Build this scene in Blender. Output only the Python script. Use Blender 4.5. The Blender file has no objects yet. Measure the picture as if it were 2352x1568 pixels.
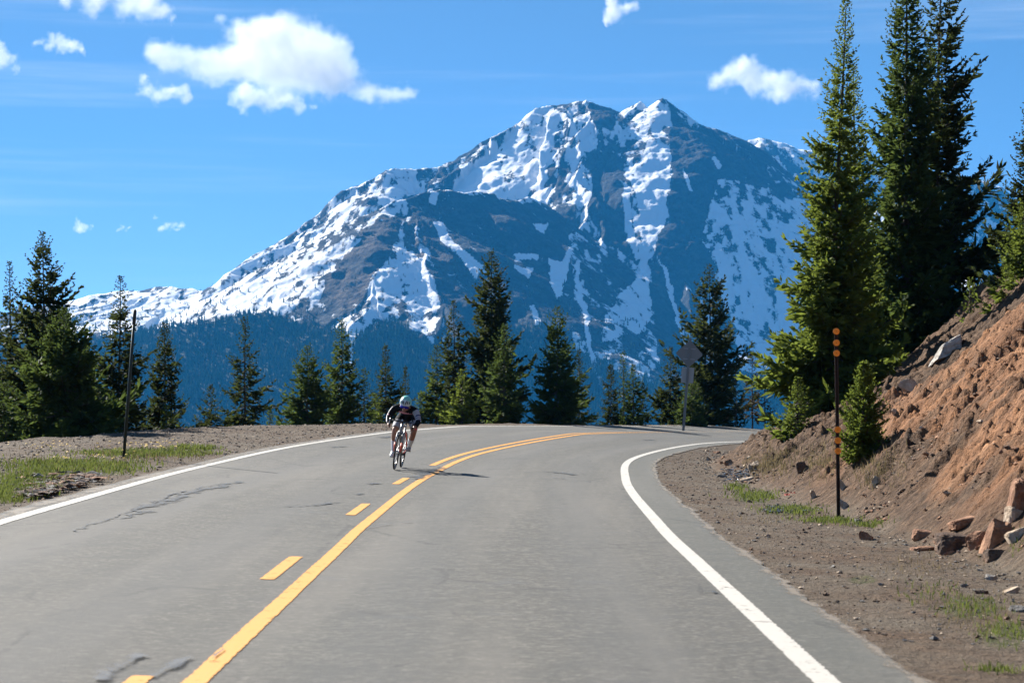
import bpy, bmesh, math, random
import numpy as np
from mathutils import Vector, Matrix
R = math.radians
rng = np.random.default_rng(7)
random.seed(7)
SC = bpy.context.scene
COL = SC.collection
# ------------------------------------------------------------------ camera model
F = 4573.0; CX = 1176.0; CY = 784.0; HC = 1.61; PIT = math.atan(107 / F)
CP, SP = math.cos(PIT), math.sin(PIT)

def ray(x, y):
    dx = (x - CX) / F; dz = (CY - y) / F
    return dx, CP - dz * SP, SP + dz * CP

def at(x, y, Y):
    a, b, c = ray(x, y)
    return np.array([a / b * Y, Y, HC + c / b * Y])

def unz(x, y, z):
    a, b, c = ray(x, y)
    k = (z - HC) / c
    return np.array([a * k, b * k, z])

def proj(X, Y, Z):
    z = Z - HC
    d = np.maximum(Y * CP + z * SP, 1e-3); u = -Y * SP + z * CP
    return CX + F * X / d, CY - F * u / d

# ------------------------------------------------------------------ noise
def _h(ix, iy, iz, seed):
    with np.errstate(over='ignore'):
        h = (ix.astype(np.int64) * 374761393 + iy.astype(np.int64) * 668265263 + iz.astype(np.int64) * 2147483647 + seed * 974634777) & 0xFFFFFFFF
        h = ((h ^ (h >> 13)) * 1274126177) & 0xFFFFFFFF
        h = ((h ^ (h >> 16)) * 2246822519) & 0xFFFFFFFF
        h = h ^ (h >> 15)
    return (h & 0xFFFFFF) / float(0xFFFFFF)

def vn(x, y, seed=0):
    x = np.asarray(x, float); y = np.asarray(y, float)
    xi = np.floor(x); yi = np.floor(y)
    fx = x - xi; fy = y - yi
    fx = fx * fx * fx * (fx * (fx * 6 - 15) + 10); fy = fy * fy * fy * (fy * (fy * 6 - 15) + 10)
    z = np.zeros_like(xi)
    a = _h(xi, yi, z, seed); b = _h(xi + 1, yi, z, seed); c = _h(xi, yi + 1, z, seed); d = _h(xi + 1, yi + 1, z, seed)
    return (a + (b - a) * fx + (c - a) * fy + (a - b - c + d) * fx * fy) * 2 - 1

def fbm(x, y, o=4, seed=0, g=0.5):
    s = 0; a = 1; n = 0
    for i in range(o):
        s = s + a * vn(x * 2 ** i, y * 2 ** i, seed + i * 17); n += a; a *= g
    return s / n

def ridged(x, y, o=4, seed=0, g=0.5):
    s = 0; a = 1; n = 0
    for i in range(o):
        s = s + a * (1 - 2 * np.abs(vn(x * 2 ** i, y * 2 ** i, seed + i * 17))); n += a; a *= g
    return s / n

def sstep(a, b, x):
    t = np.clip((x - a) / (b - a), 0, 1); return t * t * (3 - 2 * t)

def catmull(P, n=12):
    P = np.asarray(P, float)
    out = []
    Q = np.vstack([2 * P[0] - P[1], P, 2 * P[-1] - P[-2]])
    for i in range(1, len(Q) - 2):
        p0, p1, p2, p3 = Q[i - 1], Q[i], Q[i + 1], Q[i + 2]
        for k in range(n):
            t = k / n
            out.append(0.5 * (2 * p1 + (p2 - p0) * t + (2 * p0 - 5 * p1 + 4 * p2 - p3) * t * t + (3 * p1 - p0 - 3 * p2 + p3) * t ** 3))
    out.append(P[-1])
    return np.array(out)

# ------------------------------------------------------------------ object helpers
def tag(o, label=None, cat=None, group=None, kind=None):
    if label: o['label'] = label
    if cat: o['category'] = cat
    if group: o['group'] = group
    if kind: o['kind'] = kind
    return o

def link(o, parent=None):
    COL.objects.link(o)
    if parent is not None: o.parent = parent
    return o

def empty(name, loc, rz=0.0):
    o = bpy.data.objects.new(name, None)
    o.location = [float(v) for v in loc]; o.rotation_euler = (0, 0, rz); o.empty_display_size = 0.2
    return link(o)

def mesh_np(name, V, Fc, mats, parent=None, smooth=False, attrs=None, midx=None):
    """V (n,3); Fc: list of int arrays (m,k)."""
    V = np.asarray(V, np.float32)
    if not isinstance(Fc, (list, tuple)): Fc = [Fc]
    Fc = [np.asarray(f, np.int32) for f in Fc if len(f)]
    me = bpy.data.meshes.new(name)
    me.vertices.add(len(V)); me.vertices.foreach_set('co', V.ravel())
    loops = np.concatenate([f.ravel() for f in Fc])
    tot = np.concatenate([np.full(len(f), f.shape[1], np.int32) for f in Fc])
    st = np.concatenate([[0], np.cumsum(tot)[:-1]]).astype(np.int32)
    me.loops.add(len(loops)); me.loops.foreach_set('vertex_index', loops)
    me.polygons.add(len(tot)); me.polygons.foreach_set('loop_start', st)
    try: me.polygons.foreach_set('loop_total', tot)
    except Exception: pass
    me.polygons.foreach_set('use_smooth', np.full(len(tot), bool(smooth)))
    if midx is not None: me.polygons.foreach_set('material_index', np.asarray(midx, np.int32))
    for m in (mats if isinstance(mats, (list, tuple)) else [mats]): me.materials.append(m)
    if attrs:
        for k, a in attrs.items():
            a = np.asarray(a, np.float32)
            if a.ndim == 1:
                at_ = me.attributes.new(k, 'FLOAT', 'POINT'); at_.data.foreach_set('value', a)
            else:
                at_ = me.attributes.new(k, 'FLOAT_VECTOR', 'POINT'); at_.data.foreach_set('vector', a.ravel())
    me.update(calc_edges=True); me.validate()
    return link(bpy.data.objects.new(name, me), parent)

def grid_faces(nr, nc, wrap=False):
    i = np.arange(nr - 1)[:, None] * nc; j = np.arange(nc if wrap else nc - 1)[None, :]
    j2 = (j + 1) % nc
    return np.stack([i + j, i + j2, i + nc + j2, i + nc + j], -1).reshape(-1, 4)

class MB:
    """collects shapes into one mesh"""
    def __init__(s): s.V = []; s.F = []; s.n = 0; s.mi = []
    def add(s, V, Fs, mi=0):
        V = np.asarray(V, float)
        for f in Fs: s.F.append([int(i) + s.n for i in f]); s.mi.append(mi)
        s.V.append(V); s.n += len(V); return s
    def box(s, c, d, rot=None, mi=0):
        v = np.array([[x, y, z] for x in (-.5, .5) for y in (-.5, .5) for z in (-.5, .5)]) * np.array(d)
        if rot is not None: v = v @ np.array(rot.to_3x3()).T
        return s.add(v + np.array(c), [(0, 1, 3, 2), (4, 6, 7, 5), (0, 4, 5, 1), (2, 3, 7, 6), (0, 2, 6, 4), (1, 5, 7, 3)], mi)
    def tube(s, P, r, k=8, cap=True, mi=0, closed=False, flat=None):
        P = np.asarray(P, float); n = len(P)
        r = np.full(n, r) if np.isscalar(r) else np.asarray(r, float)
        if closed: T = np.roll(P, -1, 0) - np.roll(P, 1, 0)
        else: T = np.gradient(P, axis=0)
        T /= np.linalg.norm(T, axis=1)[:, None] + 1e-12
        up = np.array([0, 0, 1.]) if abs(T[0][2]) < .9 else np.array([1., 0, 0])
        N = up - T[0] * (up @ T[0]); N /= np.linalg.norm(N)
        V = []
        for i in range(n):
            N = N - T[i] * (N @ T[i]); N /= np.linalg.norm(N); B = np.cross(T[i], N)
            for a in range(k):
                q = 2 * math.pi * a / k
                V.append(P[i] + r[i] * (math.cos(q) * N + math.sin(q) * B * (flat or 1)))
        Fs = []
        for i in range(n if closed else n - 1):
            for a in range(k):
                b = (a + 1) % k; i2 = (i + 1) % n
                Fs.append((i * k + a, i * k + b, i2 * k + b, i2 * k + a))
        if cap and not closed:
            Fs.append(tuple(range(k - 1, -1, -1))); Fs.append(tuple((n - 1) * k + a for a in range(k)))
        return s.add(V, Fs, mi)
    def ell(s, c, r, rot=None, nu=14, nv=9, mi=0, fn=None):
        V = [[0, 0, -1]]
        for j in range(1, nv):
            ph = -math.pi / 2 + math.pi * j / nv
            for i in range(nu):
                th = 2 * math.pi * i / nu
                V.append([math.cos(ph) * math.cos(th), math.cos(ph) * math.sin(th), math.sin(ph)])
        V.append([0, 0, 1]); V = np.array(V)
        if fn is not None: V = fn(V)
        V = V * np.array(r)
        if rot is not None: V = V @ np.array(rot.to_3x3()).T
        Fs = []
        for i in range(nu):
            i2 = (i + 1) % nu
            Fs.append((0, 1 + i2, 1 + i)); b = 1 + (nv - 2) * nu
            Fs.append((b + i, b + i2, len(V) - 1))
            for j in range(nv - 2):
                a = 1 + j * nu
                Fs.append((a + i, a + i2, a + nu + i2, a + nu + i))
        return s.add(V + np.array(c), Fs, mi)
    def build(s, name, mats, parent=None, smooth=False, bevel=0):
        me = bpy.data.meshes.new(name)
        me.from_pydata(np.vstack(s.V).tolist(), [], s.F)
        for m in (mats if isinstance(mats, (list, tuple)) else [mats]): me.materials.append(m)
        me.polygons.foreach_set('material_index', np.array(s.mi, np.int32))
        me.polygons.foreach_set('use_smooth', np.full(len(s.F), bool(smooth)))
        me.update()
        o = link(bpy.data.objects.new(name, me), parent)
        if bevel:
            b = o.modifiers.new('bevel', 'BEVEL'); b.width = bevel; b.segments = 2; b.limit_method = 'ANGLE'
        return o

# ------------------------------------------------------------------ material helpers
class NT:
    def __init__(s, name):
        s.m = bpy.data.materials.new(name); s.m.use_nodes = True
        s.t = s.m.node_tree; s.N = s.t.nodes; s.L = s.t.links
        s.N.clear(); s.out = s.N.new('ShaderNodeOutputMaterial')
    def n(s, typ, ins=None, **kw):
        nd = s.N.new(typ)
        for k, v in kw.items(): setattr(nd, k, v)
        for k, v in (ins or {}).items():
            if hasattr(v, 'is_output') or hasattr(v, 'links'): s.L.new(v, nd.inputs[k])
            else: nd.inputs[k].default_value = v
        return nd
    def attr(s, name): return s.n('ShaderNodeAttribute', attribute_name=name)
    def noise(s, vec, scale, detail=4, rough=.55, dist=0, dim='3D'):
        d = {'Scale': scale, 'Detail': detail, 'Roughness': rough, 'Distortion': dist}
        if vec is not None: d['Vector'] = vec
        return s.n('ShaderNodeTexNoise', d, noise_dimensions=dim).outputs['Fac']
    def math(s, op, a, b=0.0, c=0.0, clamp=False):
        nd = s.n('ShaderNodeMath', {0: a, 1: b, 2: c}, operation=op); nd.use_clamp = clamp; return nd.outputs[0]
    def ramp(s, fac, stops, interp='LINEAR'):
        nd = s.n('ShaderNodeValToRGB', {'Fac': fac}); cr = nd.color_ramp; cr.interpolation = interp
        while len(cr.elements) < len(stops): cr.elements.new(.5)
        for e, (p, c) in zip(cr.elements, stops):
            e.position = p; e.color = (*c, 1) if len(c) == 3 else c
        return nd.outputs['Color']
    def range(s, v, a, b, c=0.0, d=1.0, smooth=True):
        nd = s.n('ShaderNodeMapRange', {'Value': v, 'From Min': a, 'From Max': b, 'To Min': c, 'To Max': d})
        nd.interpolation_type = 'SMOOTHSTEP' if smooth else 'LINEAR'; return nd.outputs[0]
    def mix(s, f, a, b, blend='MIX'):
        nd = s.n('ShaderNodeMix', data_type='RGBA', blend_type=blend); nd.clamp_factor = True
        for k, v in ((0, f), (6, a), (7, b)):
            if hasattr(v, 'is_output'): s.L.new(v, nd.inputs[k])
            else: nd.inputs[k].default_value = v if k == 0 else ((*v, 1) if len(v) == 3 else v)
        return nd.outputs[2]
    def vscale(s, vec, sc, loc=(0, 0, 0), rot=(0, 0, 0)):
        return s.n('ShaderNodeMapping', {'Vector': vec, 'Scale': sc, 'Location': loc, 'Rotation': rot}).outputs[0]
    def pos(s): return s.n('ShaderNodeNewGeometry').outputs['Position']
    def obj(s): return s.n('ShaderNodeTexCoord').outputs['Object']
    def bump(s, h, strength=.5, dist=.02):
        return s.n('ShaderNodeBump', {'Height': h, 'Strength': strength, 'Distance': dist}).outputs[0]
    def princ(s, color, rough=.7, normal=None, alpha=None, **kw):
        d = {'Base Color': color if hasattr(color, 'is_output') else ((*color, 1) if len(color) == 3 else color), 'Roughness': rough}
        if normal is not None: d['Normal'] = normal
        if alpha is not None: d['Alpha'] = alpha
        d.update(kw)
        b = s.n('ShaderNodeBsdfPrincipled', d)
        s.L.new(b.outputs[0], s.out.inputs['Surface']); return b

def plain(name, col, rough=.5, metal=0.0, var=.12, scale=30.0, spec=.5):
    t = NT(name)
    nz = t.noise(t.obj(), scale, 4)
    c = t.mix(nz, tuple(v * (1 - var) for v in col), tuple(min(1, v * (1 + var)) for v in col))
    t.princ(c, t.range(nz, .2, .8, max(.03, rough - .08), min(1, rough + .08)), Metallic=metal, **{'Specular IOR Level': spec})
    return t.m
SKY_SAT = 1.12; SKY_STR = .08; SUN_STR = 5.0; EXPO = 1.57; SKY_VAL = .80; SKY_HUE = .492
HAZE_COL = (.04, .38, .92); HAZE_D = .000054
SKY_ZS = 2.2; SKY_Z0 = .13; CLOUD_D = .0075
# ------------------------------------------------------------------ road and ground layout
_I = [unz(1900, 1568, 0), unz(1612, 1300, 0), unz(1510, 1200, 0), unz(1437, 1100, 0), unz(1462, 1050, -.03), unz(1600, 1020, -.12), unz(1745, 1013, -.3)]
_I = [np.array([1.72, -60, 0.]), np.array([1.72, -20, 0.])] + _I + [np.array([14.2, 81.0, -.5]), np.array([23, 90, -1.2]), np.array([38, 98, -2.6]), np.array([60, 103, -4.6]), np.array([100, 106, -8])]
INN = catmull(_I, 14)
_seg = np.linalg.norm(np.diff(INN[:, :2], axis=0), axis=1); INS = np.concatenate([[0], np.cumsum(_seg)])
_T = np.gradient(INN[:, :2], axis=0); _T /= np.linalg.norm(_T, axis=1)[:, None]
INL = np.stack([-_T[:, 1], _T[:, 0]], 1)      # towards the left, outside of the bend
IY = INN[:, 1]
YK = [-60, 20, 35, 47, 54, 61, 66, 72, 81, 95, 106]
def tab(v): return np.interp(IY, YK, v)
S_MT = tab([3.45, 3.4, 3.45, 3.5, 3.5, 3.5, 3.5, 3.5, 3.5, 3.5, 3.5])
S_MZ = tab([.05, .05, .07, .1, .14, .18, .1, -.02, -.18, -1.4, -7.7])
S_OT = tab([7.0, 7.05, 7.5, 7.5, 7.5, 7.3, 7.2, 7.1, 7.1, 7.1, 7.1])
S_OZ = tab([.2, .2, .22, .33, .40, .41, .32, .18, .0, -1.2, -7.5])
S_CT = np.interp(IY, [-60, 20, 46, 60, 66, 75, 106], [17, 16.5, 14.5, 11.6, 9.4, 8.1, 8.1])     # crest of the outer bank
S_W = np.interp(IY, [-60, 15, 28, 36, 47, 60, 106], [3.0, 2.9, 2.7, 2.1, 1.7, 1.5, 1.5])      # foot of the cut slope
S_K = np.interp(IY, [-60, 24, 34, 43, 55, 70, 106], [.86, .88, .64, .43, .36, .42, .5])
S_E = np.interp(IY, [-60, 12, 22, 30, 47, 60, 106], [.52, .55, .6, .62, .62, .55, .5])         # paved strip inside the white line
def _nat(t, z):
    return z

def st(X, Y):
    """nearest station index (float), signed offset t (left positive)"""
    X = np.asarray(X, float).ravel(); Y = np.asarray(Y, float).ravel()
    out_s = np.zeros(len(X)); out_t = np.zeros(len(X))
    A = INN[:-1, :2]; D = np.diff(INN[:, :2], axis=0); L2 = (D ** 2).sum(1)
    for c0 in range(0, len(X), 20000):
        x = X[c0:c0 + 20000, None]; y = Y[c0:c0 + 20000, None]
        u = np.clip(((x - A[:, 0]) * D[:, 0] + (y - A[:, 1]) * D[:, 1]) / L2, 0, 1)
        dx = x - A[:, 0] - u * D[:, 0]; dy = y - A[:, 1] - u * D[:, 1]
        d2 = dx * dx + dy * dy
        k = d2.argmin(1); r = np.arange(len(k))
        cr = D[k, 0] * dy[r, k] - D[k, 1] * dx[r, k]
        out_s[c0:c0 + 20000] = k + u[r, k]; out_t[c0:c0 + 20000] = np.sqrt(d2[r, k]) * np.where(cr >= 0, 1, -1)
    return out_s, out_t

_ix = np.arange(len(INN))
def sv(s, arr): return np.interp(s, _ix, arr)

def road_z(s, t):
    zi = sv(s, INN[:, 2]); mt = sv(s, S_MT); mz = sv(s, S_MZ); ot = sv(s, S_OT); oz = sv(s, S_OZ)
    a = zi + (mz - zi) * t / mt
    b = mz + (oz - mz) * (t - mt) / (ot - mt)
    w = sstep(-1.0, 1.0, t - mt)
    return a * (1 - w) + b * w

def road_pt(s, t):
    s = np.asarray(s, float); t = np.asarray(t, float) + 0 * s
    x = sv(s, INN[:, 0]) + t * sv(s, INL[:, 0]); y = sv(s, INN[:, 1]) + t * sv(s, INL[:, 1])
    return np.stack([x, y, road_z(s, t)], -1)

def ground(X, Y, full=False, rough=True):
    shp = np.shape(X); X = np.asarray(X, float).ravel(); Y = np.asarray(Y, float).ravel()
    s, t = st(X, Y)
    rz = road_z(s, np.clip(t, -1.2, 9))
    ot = sv(s, S_OT); ct = sv(s, S_CT)
    # left / outside
    pe = sv(s, S_E)
    z = rz - .012 - .05 * sstep(-pe + .1, -pe + .5, t) * sstep(ot + .3, ot - .1, t)
    over = np.clip(t - ot - .35, 0, None)
    n1 = fbm(X * .35, Y * .35, 4, 3); n2 = fbm(X * 2.2, Y * 2.2, 3, 9); n3 = fbm(X * 9, Y * 9, 2, 21)
    lf = sstep(.2, 1.6, over)
    z = z + lf * (.10 * n1 + .025 * n2 * rough + .008 * n3 * rough) + .004 * over * lf - .0012 * over ** 2 - .035 * over * lf * sstep(56, 66, Y)
    cr = np.clip(t - ct - .5 * n1, 0, None)
    z = z - .5 * cr * sstep(0, 3.0, cr) - .05 * cr
    # right / inside
    w = sv(s, S_W) + .25 * fbm(sv(s, INS) * .22, 0 * s, 3, 5)
    pe = sv(s, S_E)
    q = np.clip(-t - pe, 0, None)
    rt = sstep(0, .8, q)
    z = z - .012 * sstep(0, .25, q) - .08 * sstep(0, w - pe, q) + rt * (.012 * n2 + .006 * n3) * rough
    d = np.clip(-t - w, 0, None)
    k = sv(s, S_K)
    sm = sv(s, INS)
    prof = np.where(d < 9, d, 9 + (d - 9) * .45)
    prof = np.where(prof > 30, 30 + (prof - 30) * .1, prof)
    kk = k + (np.maximum(k, .64) - k) * sstep(3.5, 8, d)
    run = fbm(sm * 1.1, d * .12, 4, 31) * .22 + fbm(X * 1.3, Y * 1.3 + d, 4, 41) * .20 + ridged(X * .8, Y * .8 + d * .5, 3, 49) * .09 + ridged(X * 4.5, Y * 4.5, 3, 43) * .05 * rough + fbm(sm * 4.5, d * .5, 3, 45) * .10 * rough + np.maximum(0, fbm(X * 7, Y * 7, 3, 47)) * .14 * rough
    run2 = fbm(sm * .25, d * .1, 2, 77) * .5
    z = z + kk * prof * (1 - .35 * np.exp(-d / .7)) + run * sstep(0, 1.2, d) + run2 * sstep(.5, 5, d)
    # far valley
    z = np.maximum(z, -170 + 6 * fbm(X * .004, Y * .004, 3, 2))
    if full: return z, s, t, d, over, cr, q
    return z.reshape(shp)

def g1(x, y): return float(ground(np.array([x]), np.array([y]))[0])

def hit(x, y, y0=6.0, y1=140.0):
    """first ground point seen through photo pixel (x, y)"""
    Y = np.geomspace(y0, y1, 900)
    a, b, c = ray(x, y)
    X = a / b * Y; Z = HC + c / b * Y
    g = ground(X, Y)
    k = np.argmax(g >= Z)
    if g[k] < Z[k]: k = len(Y) - 1
    k = max(k, 1)
    f0 = Z[k - 1] - g[k - 1]; f1 = Z[k] - g[k]
    u = f0 / (f0 - f1 + 1e-9); u = min(max(u, 0), 1)
    Yh = Y[k - 1] + (Y[k] - Y[k - 1]) * u
    return np.array([a / b * Yh, Yh, g1(a / b * Yh, Yh)])
# ------------------------------------------------------------------ world, sun, camera
SUN_AZ = R(-39.5); SUN_EL = R(30.5)
sd = Vector((math.sin(SUN_AZ) * math.cos(SUN_EL), math.cos(SUN_AZ) * math.cos(SUN_EL), math.sin(SUN_EL)))
w = bpy.data.worlds.new('World'); SC.world = w; w.use_nodes = True
nt = w.node_tree; nt.nodes.clear()
o_ = nt.nodes.new('ShaderNodeOutputWorld'); bg = nt.nodes.new('ShaderNodeBackground'); sky = nt.nodes.new('ShaderNodeTexSky')
sky.sky_type = 'NISHITA'; sky.sun_disc = False; sky.sun_elevation = SUN_EL; sky.sun_rotation = SUN_AZ
sky.altitude = 3300; sky.air_density = 1.0; sky.dust_density = 0.0; sky.ozone_density = 1.5
hs = nt.nodes.new('ShaderNodeHueSaturation'); hs.inputs['Saturation'].default_value = SKY_SAT; hs.inputs['Value'].default_value = SKY_VAL; hs.inputs['Hue'].default_value = SKY_HUE
geo_ = nt.nodes.new('ShaderNodeTexCoord'); mp_ = nt.nodes.new('ShaderNodeMapping'); mp_.vector_type = 'POINT'
mp_.inputs['Scale'].default_value = (1, 1, SKY_ZS); mp_.inputs['Location'].default_value = (0, 0, SKY_Z0)
nrm_ = nt.nodes.new('ShaderNodeVectorMath'); nrm_.operation = 'NORMALIZE'
nt.links.new(geo_.outputs['Generated'], mp_.inputs[0]); nt.links.new(mp_.outputs[0], nrm_.inputs[0]); nt.links.new(nrm_.outputs[0], sky.inputs[0])
nt.links.new(sky.outputs[0], hs.inputs['Color']); cm_ = nt.nodes.new('ShaderNodeMapping'); cm_.inputs['Scale'].default_value = (2.2, 2.2, 46); cm_.inputs['Rotation'].default_value = (R(1.5), R(-1.2), 0)
cn_ = nt.nodes.new('ShaderNodeTexNoise'); cn_.inputs['Scale'].default_value = 1.0; cn_.inputs['Detail'].default_value = 5; cn_.inputs['Roughness'].default_value = .6
cr2 = nt.nodes.new('ShaderNodeMapRange'); cr2.interpolation_type = 'SMOOTHSTEP'
for k_, v_ in (('From Min', .48), ('From Max', .80), ('To Max', .28)): cr2.inputs[k_].default_value = v_
cx_ = nt.nodes.new('ShaderNodeMix'); cx_.data_type = 'RGBA'; cx_.inputs[7].default_value = (4.6, 5.0, 5.4, 1)
nt.links.new(geo_.outputs['Generated'], cm_.inputs[0]); nt.links.new(cm_.outputs[0], cn_.inputs['Vector']); nt.links.new(cn_.outputs['Fac'], cr2.inputs['Value'])
nt.links.new(cr2.outputs[0], cx_.inputs[0]); nt.links.new(hs.outputs[0], cx_.inputs[6]); nt.links.new(cx_.outputs[2], bg.inputs[0])
bg.inputs[1].default_value = SKY_STR
nt.links.new(bg.outputs[0], o_.inputs[0])
sl = bpy.data.lights.new('sun', 'SUN'); sl.energy = SUN_STR; sl.angle = R(.53); sl.color = (1, .95, .87)
so = link(bpy.data.objects.new('sun', sl)); so.rotation_euler = sd.to_track_quat('Z', 'Y').to_euler(); so.location = (0, 0, 60)
cam = bpy.data.cameras.new('camera'); co = link(bpy.data.objects.new('camera', cam))
cam.sensor_width = 36; cam.lens = F / 2352 * 36; cam.clip_end = 60000; cam.clip_start = .5
co.location = (0, 0, HC); co.rotation_euler = (math.pi / 2 + PIT, 0, 0)
cam.dof.use_dof = True; cam.dof.focus_distance = 37.0; cam.dof.aperture_fstop = 4.5
SC.camera = co
SC.view_settings.view_transform = 'Standard'; SC.view_settings.look = 'None'
SC.view_settings.exposure = EXPO; SC.view_settings.gamma = 1
cy = SC.cycles
cy.use_denoising = True; cy.max_bounces = 8; cy.diffuse_bounces = 3; cy.glossy_bounces = 2; cy.transmission_bounces = 3
cy.volume_bounces = 6; cy.transparent_max_bounces = 12
cy.volume_step_rate = .25; cy.volume_max_steps = 256
cy.sample_clamp_indirect = 6.0

# ------------------------------------------------------------------ setting materials
def m_asphalt():
    t = NT('asphalt'); p = t.pos(); a = t.attr('flow').outputs['Vector']
    fine = t.noise(p, 17, 7, .8); mid = t.noise(p, 2.2, 6, .65); med = t.noise(p, 9, 4, .7)
    big = t.noise(t.vscale(a, (.06, .9, 1)), 1.0, 4, .6)
    c = t.ramp(fine, [(.3, (.030, .029, .025)), (.5, (.088, .084, .074)), (.68, (.20, .19, .167))])
    c = t.mix(t.math('MULTIPLY', t.range(med, .42, .62), .42), c, (.046, .046, .042))
    c = t.mix(t.math('MULTIPLY', t.range(mid, .42, .68), .5), c, (.05, .053, .051))
    c = t.mix(t.math('MULTIPLY', t.range(big, .42, .68), .5), c, (.145, .134, .117))
    # the paved strip outside the white line is a greener, darker mix
    tv = t.n('ShaderNodeSeparateXYZ', {0: a}).outputs[1]
    c = t.mix(t.math('MULTIPLY', t.range(tv, -.02, -.14), .22), c, (.08, .09, .08))
    # wheel tracks
    for c0 in (1.0, 2.55, 4.5, 6.0):
        wv = t.math('ABSOLUTE', t.math('SUBTRACT', tv, c0))
        c = t.mix(t.math('MULTIPLY', t.range(wv, .55, .1), .32), c, (.08, .082, .082))
    st_ = t.noise(t.vscale(p, (1, 1, 1), (7, 3, 1)), .8, 6, .7)
    c = t.mix(t.math('MULTIPLY', t.range(st_, .62, .7), .35), c, (.085, .09, .095))
    vo = t.n('ShaderNodeTexVoronoi', {'Vector': t.vscale(p, (1, .45, 1)), 'Scale': .55, 'Randomness': 1.0}, feature='DISTANCE_TO_EDGE')
    wob = t.noise(p, 3.5, 5, .7)
    ck = t.math('ADD', vo.outputs['Distance'], t.math('MULTIPLY', t.math('SUBTRACT', wob, .5), .10))
    ckm = t.math('MULTIPLY', t.range(t.math('ABSOLUTE', ck), .014, .004), t.range(t.noise(t.vscale(p, (1, 1, 1), (3, 9, 0)), .45, 4, .6), .50, .60))
    c = t.mix(t.math('MULTIPLY', ckm, .55), c, (.035, .036, .036))
    h = t.math('ADD', fine, t.math('MULTIPLY', t.noise(p, 110, 2), .6))
    t.princ(c, t.range(fine, .3, .7, .78, .95), t.bump(h, .7, .010), **{'Specular IOR Level': .28})
    return t.m
def m_paint(name, col, under=(.15, .15, .143)):
    t = NT(name); p = t.pos(); u = t.attr('edge').outputs['Fac']
    n = t.noise(p, 14, 6, .75); f = t.noise(p, 60, 3, .7)
    c = t.mix(t.math('MULTIPLY', t.range(n, .35, .8), .30), col, tuple(v * .62 + .02 for v in col))
    c = t.mix(t.math('MULTIPLY', t.range(f, .55, .8), .45), c, under)
    e = t.math('ADD', t.math('SUBTRACT', 1.0, u), t.math('MULTIPLY', t.math('SUBTRACT', n, .5), 1.0))
    al = t.math('MULTIPLY', t.range(e, .02, .14), t.range(t.noise(p, 5.0, 9, .85), .345, .44))
    t.princ(c, .75, t.bump(f, .4, .006), al); return t.m
def m_stain(name, col, amt=.8, sc=5.0):
    t = NT(name); p = t.pos(); u = t.attr('edge').outputs['Fac']
    n = t.noise(t.vscale(p, (1, .45, 1)), sc, 7, .82)
    e = t.math('ADD', t.math('MULTIPLY', t.math('SUBTRACT', 1.0, u), .9), t.math('MULTIPLY', t.math('SUBTRACT', n, .5), 3.6))
    t.princ(col, .65, None, t.math('MULTIPLY', t.range(e, .38, .95), amt)); return t.m

def m_ground():
    t = NT('dirt'); p = t.pos(); fl = t.attr('flow').outputs['Vector']; zo = t.attr('zone').outputs['Vector']
    z = t.n('ShaderNodeSeparateXYZ', {0: zo}); bank = z.outputs[0]; grass = z.outputs[1]; dark = z.outputs[2]
    n1 = t.noise(p, .9, 5, .6); n2 = t.noise(p, 7, 5, .65); n3 = t.noise(p, 45, 4, .7)
    n4 = t.noise(p, 18, 3, .6)
    grav = t.ramp(n3, [(.28, (.055, .043, .031)), (.5, (.13, .106, .08)), (.72, (.27, .23, .18))])
    grav = t.mix(t.math('MULTIPLY', t.range(n1, .4, .7), .5), grav, (.11, .083, .058))
    grav = t.mix(t.math('MULTIPLY', t.range(n4, .60, .68), .7), grav, (.085, .068, .052))
    strk = t.noise(t.vscale(fl, (1.6, .22, 1)), 1.0, 6, .65); strk2 = t.noise(t.vscale(fl, (6, .7, 1)), 1.0, 5, .7)
    dirt = t.ramp(strk, [(.3, (.10, .047, .025)), (.5, (.25, .122, .060)), (.7, (.40, .215, .115))])
    dirt = t.mix(t.math('MULTIPLY', t.range(strk2, .45, .65), .6), dirt, (.13, .072, .042))
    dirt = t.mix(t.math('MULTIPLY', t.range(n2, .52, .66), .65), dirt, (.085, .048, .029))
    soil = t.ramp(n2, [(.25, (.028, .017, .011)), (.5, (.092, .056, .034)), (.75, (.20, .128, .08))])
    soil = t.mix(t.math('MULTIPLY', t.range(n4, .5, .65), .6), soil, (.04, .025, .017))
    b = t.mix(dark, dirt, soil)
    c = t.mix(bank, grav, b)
    gcol = t.ramp(n2, [(.3, (.045, .055, .02)), (.7, (.10, .10, .04))])
    c = t.mix(t.math('MULTIPLY', grass, t.range(n4, .35, .6)), c, gcol)
    h = t.math('ADD', t.math('MULTIPLY', n2, 1.0), t.math('ADD', t.math('MULTIPLY', n3, .35), t.math('MULTIPLY', n4, .5)))
    t.princ(c, .95, t.bump(h, 1.0, .09), **{'Specular IOR Level': .15})
    return t.m
M_ASPH = m_asphalt(); M_GROUND = m_ground()
M_WHITE = m_paint('white_road_paint', (.45, .425, .38)); M_YEL = m_paint('yellow_road_paint', (.60, .255, .014))
M_CRACK = m_stain('crack_filler', (.022, .026, .030), .95, 7.0)
M_STAIN = m_stain('road_stain', (.05, .058, .07), .75, 4.0)
M_EDGEDUST = m_stain('road_edge_dirt', (.20, .165, .125), .8, 3.0)

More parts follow.
